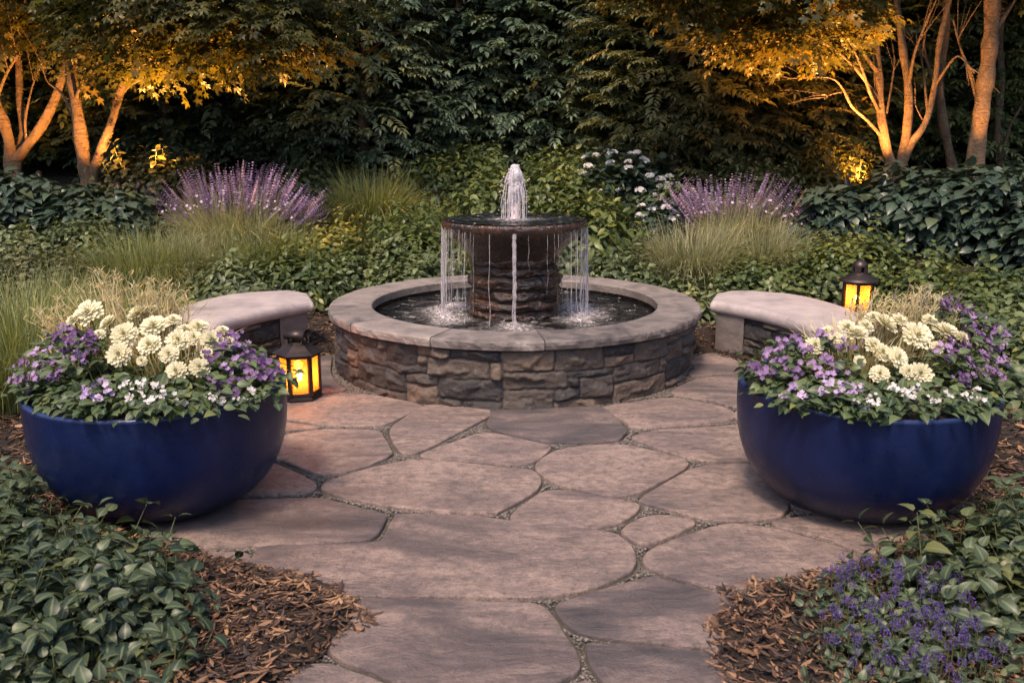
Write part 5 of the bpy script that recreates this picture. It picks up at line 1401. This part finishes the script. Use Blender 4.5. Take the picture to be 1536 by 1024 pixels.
lit_tree('warmly spotlit two-stemmed tree left of the left lavender', 11.4,
 [([(134,276),(126,240),(120,200),(113,150),(106,100),(112,40),(100,-30)], .115, .06), ([(139,268),(146,240),(160,205),(170,175),(184,125),(210,70,.2),(215,-20,.3)], .08, .045)],
 [([(178,150),(195,128),(225,115,-.3),(250,110,-.5)], .02, .008), ([(113,150),(128,120,-.3),(165,95,-.6),(240,80,-.9)], .025, .008), ([(106,100),(80,60,-.2),(60,20,-.4)], .025, .01), ([(184,125),(230,85,-.5),(300,60,-.9),(380,45,-1.2)], .03, .008), ([(112,60),(160,30,-.4),(230,20,-.8)], .03, .008), ([(108,170),(92,140,.2),(70,120,.3),(62,85,.3)], .02, .008)],
 [(-5.1, 12.2, 3.65, 2.0, 1.0, 1.0, 942), (-5.2, 10.9, 3.7, 1.6, .7, .55, 377), (-3.6, 10.6, 3.1, 1.5, 1.0, .6, 754), (-2.9, 10.4, 2.75, .9, .8, .45, 406), (-4.1, 10.9, 2.75, 1.2, .8, .42, 435), (-2.3, 10.6, 3.5, 1.3, 1.0, .45, 377)], 201)
lit_tree('warmly spotlit forked tree at the left edge of the picture', 12.2,
 [([(16,250),(14,215),(4,180),(-8,150),(-20,60),(-25,-20)], .10, .06), ([(20,248),(38,222),(62,190),(82,150),(95,110),(110,60,.3)], .09, .045), ([(26,244),(34,200,.2),(30,150,.3),(28,80,.3),(30,0,.3)], .07, .04)],
 [([(40,215),(38,180),(46,140),(52,120)], .02, .008), ([(-5,150),(10,110,-.2),(30,80,-.3)], .025, .01)],
 [(-7.2, 12.9, 3.7, 1.9, .8, 1.1, 870), (-6.6, 11.9, 3.2, 1.3, .7, .45, 377)], 202)
lit_tree('warmly spotlit multi-stemmed tree at the right', 11.4,
 [([(1344,282),(1340,262),(1330,225),(1322,180),(1318,120),(1314,60),(1312,-30)], .095, .045), ([(1347,280),(1352,245),(1360,200),(1363,140),(1355,80),(1345,0,.2)], .085, .045), ([(1351,262),(1368,215,-.1),(1388,185,-.1),(1402,130),(1410,60),(1430,-20)], .055, .035)],
 [([(1322,205),(1300,180,-.2),(1278,160,-.3),(1262,130,-.4),(1240,116,-.5),(1180,118,-.6)], .022, .007), ([(1320,170),(1305,140,-.2),(1290,95,-.3),(1262,40,-.4)], .022, .010), ([(1318,150),(1285,105,-.3),(1245,70,-.5),(1190,45,-.8)], .022, .009), ([(1318,110),(1275,60,-.4),(1220,20,-.6),(1160,5,-.9)], .026, .01), ([(1262,138),(1245,142,-.4),(1236,150,-.5)], .012, .005), ([(1330,170),(1340,110,.1),(1342,85,.1)], .014, .007), ([(1384,180),(1376,165),(1370,150)], .01, .006), ([(1392,170),(1385,110,.2),(1378,60,.2)], .02, .01), ([(1402,130),(1425,95,-.2),(1440,85,-.3),(1462,110,-.4)], .018, .008), ([(1363,130),(1372,80,-.2),(1395,20,-.4)], .024, .01), ([(1314,60),(1300,20,.1),(1290,-20,.1)], .02, .01)],
 [(4.6, 11.5, 4.3, 2.2, 1.3, .75, 812), (3.25, 10.9, 2.92, .95, .7, .32, 478), (2.7, 10.6, 3.3, 1.3, .9, .38, 478), (1.9, 10.4, 3.4, 1.1, .9, .3, 290)], 203)
lit_tree('slim dim-barked tree just right of the spotlit multi-stemmed tree', 12.0,
 [([(1428,252),(1422,220),(1414,180),(1410,120),(1420,40),(1415,-30)], .085, .05)],
 [([(1410,150),(1395,110),(1385,60)], .02, .01)], [(7.2, 12.0, 4.6, 1.9, 1.2, .85, 435)], 204)
lit_tree('thick straight tree with warm light on its upper trunk', 11.2,
 [([(1462,248),(1468,200),(1476,140),(1484,80),(1488,20),(1490,-40)], .13, .10)],
 [([(1470,170),(1455,110,.2),(1440,70,.2),(1430,30,.2)], .02, .01), ([(1486,60),(1510,20),(1530,-10)], .03, .01)], [(6.0, 11.6, 4.3, 1.6, 1.2, .6, 435)], 205)
lit_tree('dark slender tree at the right edge behind the thick trunk', 12.6,
 [([(1500,245),(1496,190),(1502,120),(1500,50),(1515,-40)], .07, .05), ([(1505,235),(1515,190),(1545,140)], .03, .015)], [], [(7.6, 12.4, 3.9, 1.5, 1.2, .6, 377)], 206, mat='deep')

# ------------------------------------------------------------------ garden spotlights at the tree feet
def spot(label, p, target, energy, angle, blend=.8):
    t = thing('garden_spotlight', label, 'spotlight', tuple(p), 'hidden garden spotlights at the trees')
    d = (Vector(target)-Vector(p)).normalized(); R = d.to_track_quat('Z', 'Y').to_matrix()
    g = G(); lathe(g, [(.001, -.06), (.028, -.055), (.034, -.03), (.036, .05), (.032, .052), (.031, .03)], 20); g.V = [v @ np.array(R).T for v in g.V]; g.build('housing', M['metal'], t)
    g = G(); lathe(g, [(.031, .028), (.001, .034)], 20); g.V = [v @ np.array(R).T for v in g.V]; g.build('lens', M['bulb'], t)
    g = G(); tube(g, [(0, 0, -.03), (0, 0, -.25)], .008, .006, 6); g.build('stake', M['metal'], t)
    L = bpy.data.lights.new('spot_lamp', 'SPOT'); L.energy = energy; L.color = (1, .41, .09); L.spot_size = radians(angle); L.spot_blend = blend; L.shadow_soft_size = .04
    o = bpy.data.objects.new('spot_lamp', L); COL.objects.link(o); o.parent = t; o.location = tuple(d*.07); o.rotation_euler = d.to_track_quat('-Z', 'Y').to_euler()
def onT(u, d, h): x = X(u, d); return (x, d, Tz(x, d)+h)
spot('small spotlight at the foot of the two-stemmed tree on the left', onT(185, 10.8, .36), (X(135, 11.5), 11.7, 2.6), 260, 85)
spot('small spotlight between the two left spotlit trees', onT(70, 11.1, .42), (X(35, 12.2), 12.4, 2.7), 320, 85)
spot('small spotlight aimed up into the left canopy', onT(215, 10.85, .36), (-3.4, 11.1, 3.2), 700, 105)
spot('small spotlight at the foot of the right multi-stemmed tree', onT(1312, 10.85, .46), (X(1345, 11.4), 11.6, 2.7), 230, 85)
spot('small spotlight aimed up into the right canopy', onT(1262, 10.9, .40), (3.4, 11.2, 3.2), 720, 95)
spot('small spotlight lighting the golden bush on the right', onT(1300, 11.3, .34), (X(1225, 12.2), 12.2, 1.5), 160, 110)
spot('small spotlight aimed at the thick straight trunk on the right', onT(1445, 10.75, .52), (X(1484, 11.2), 11.25, 3.0), 110, 60)
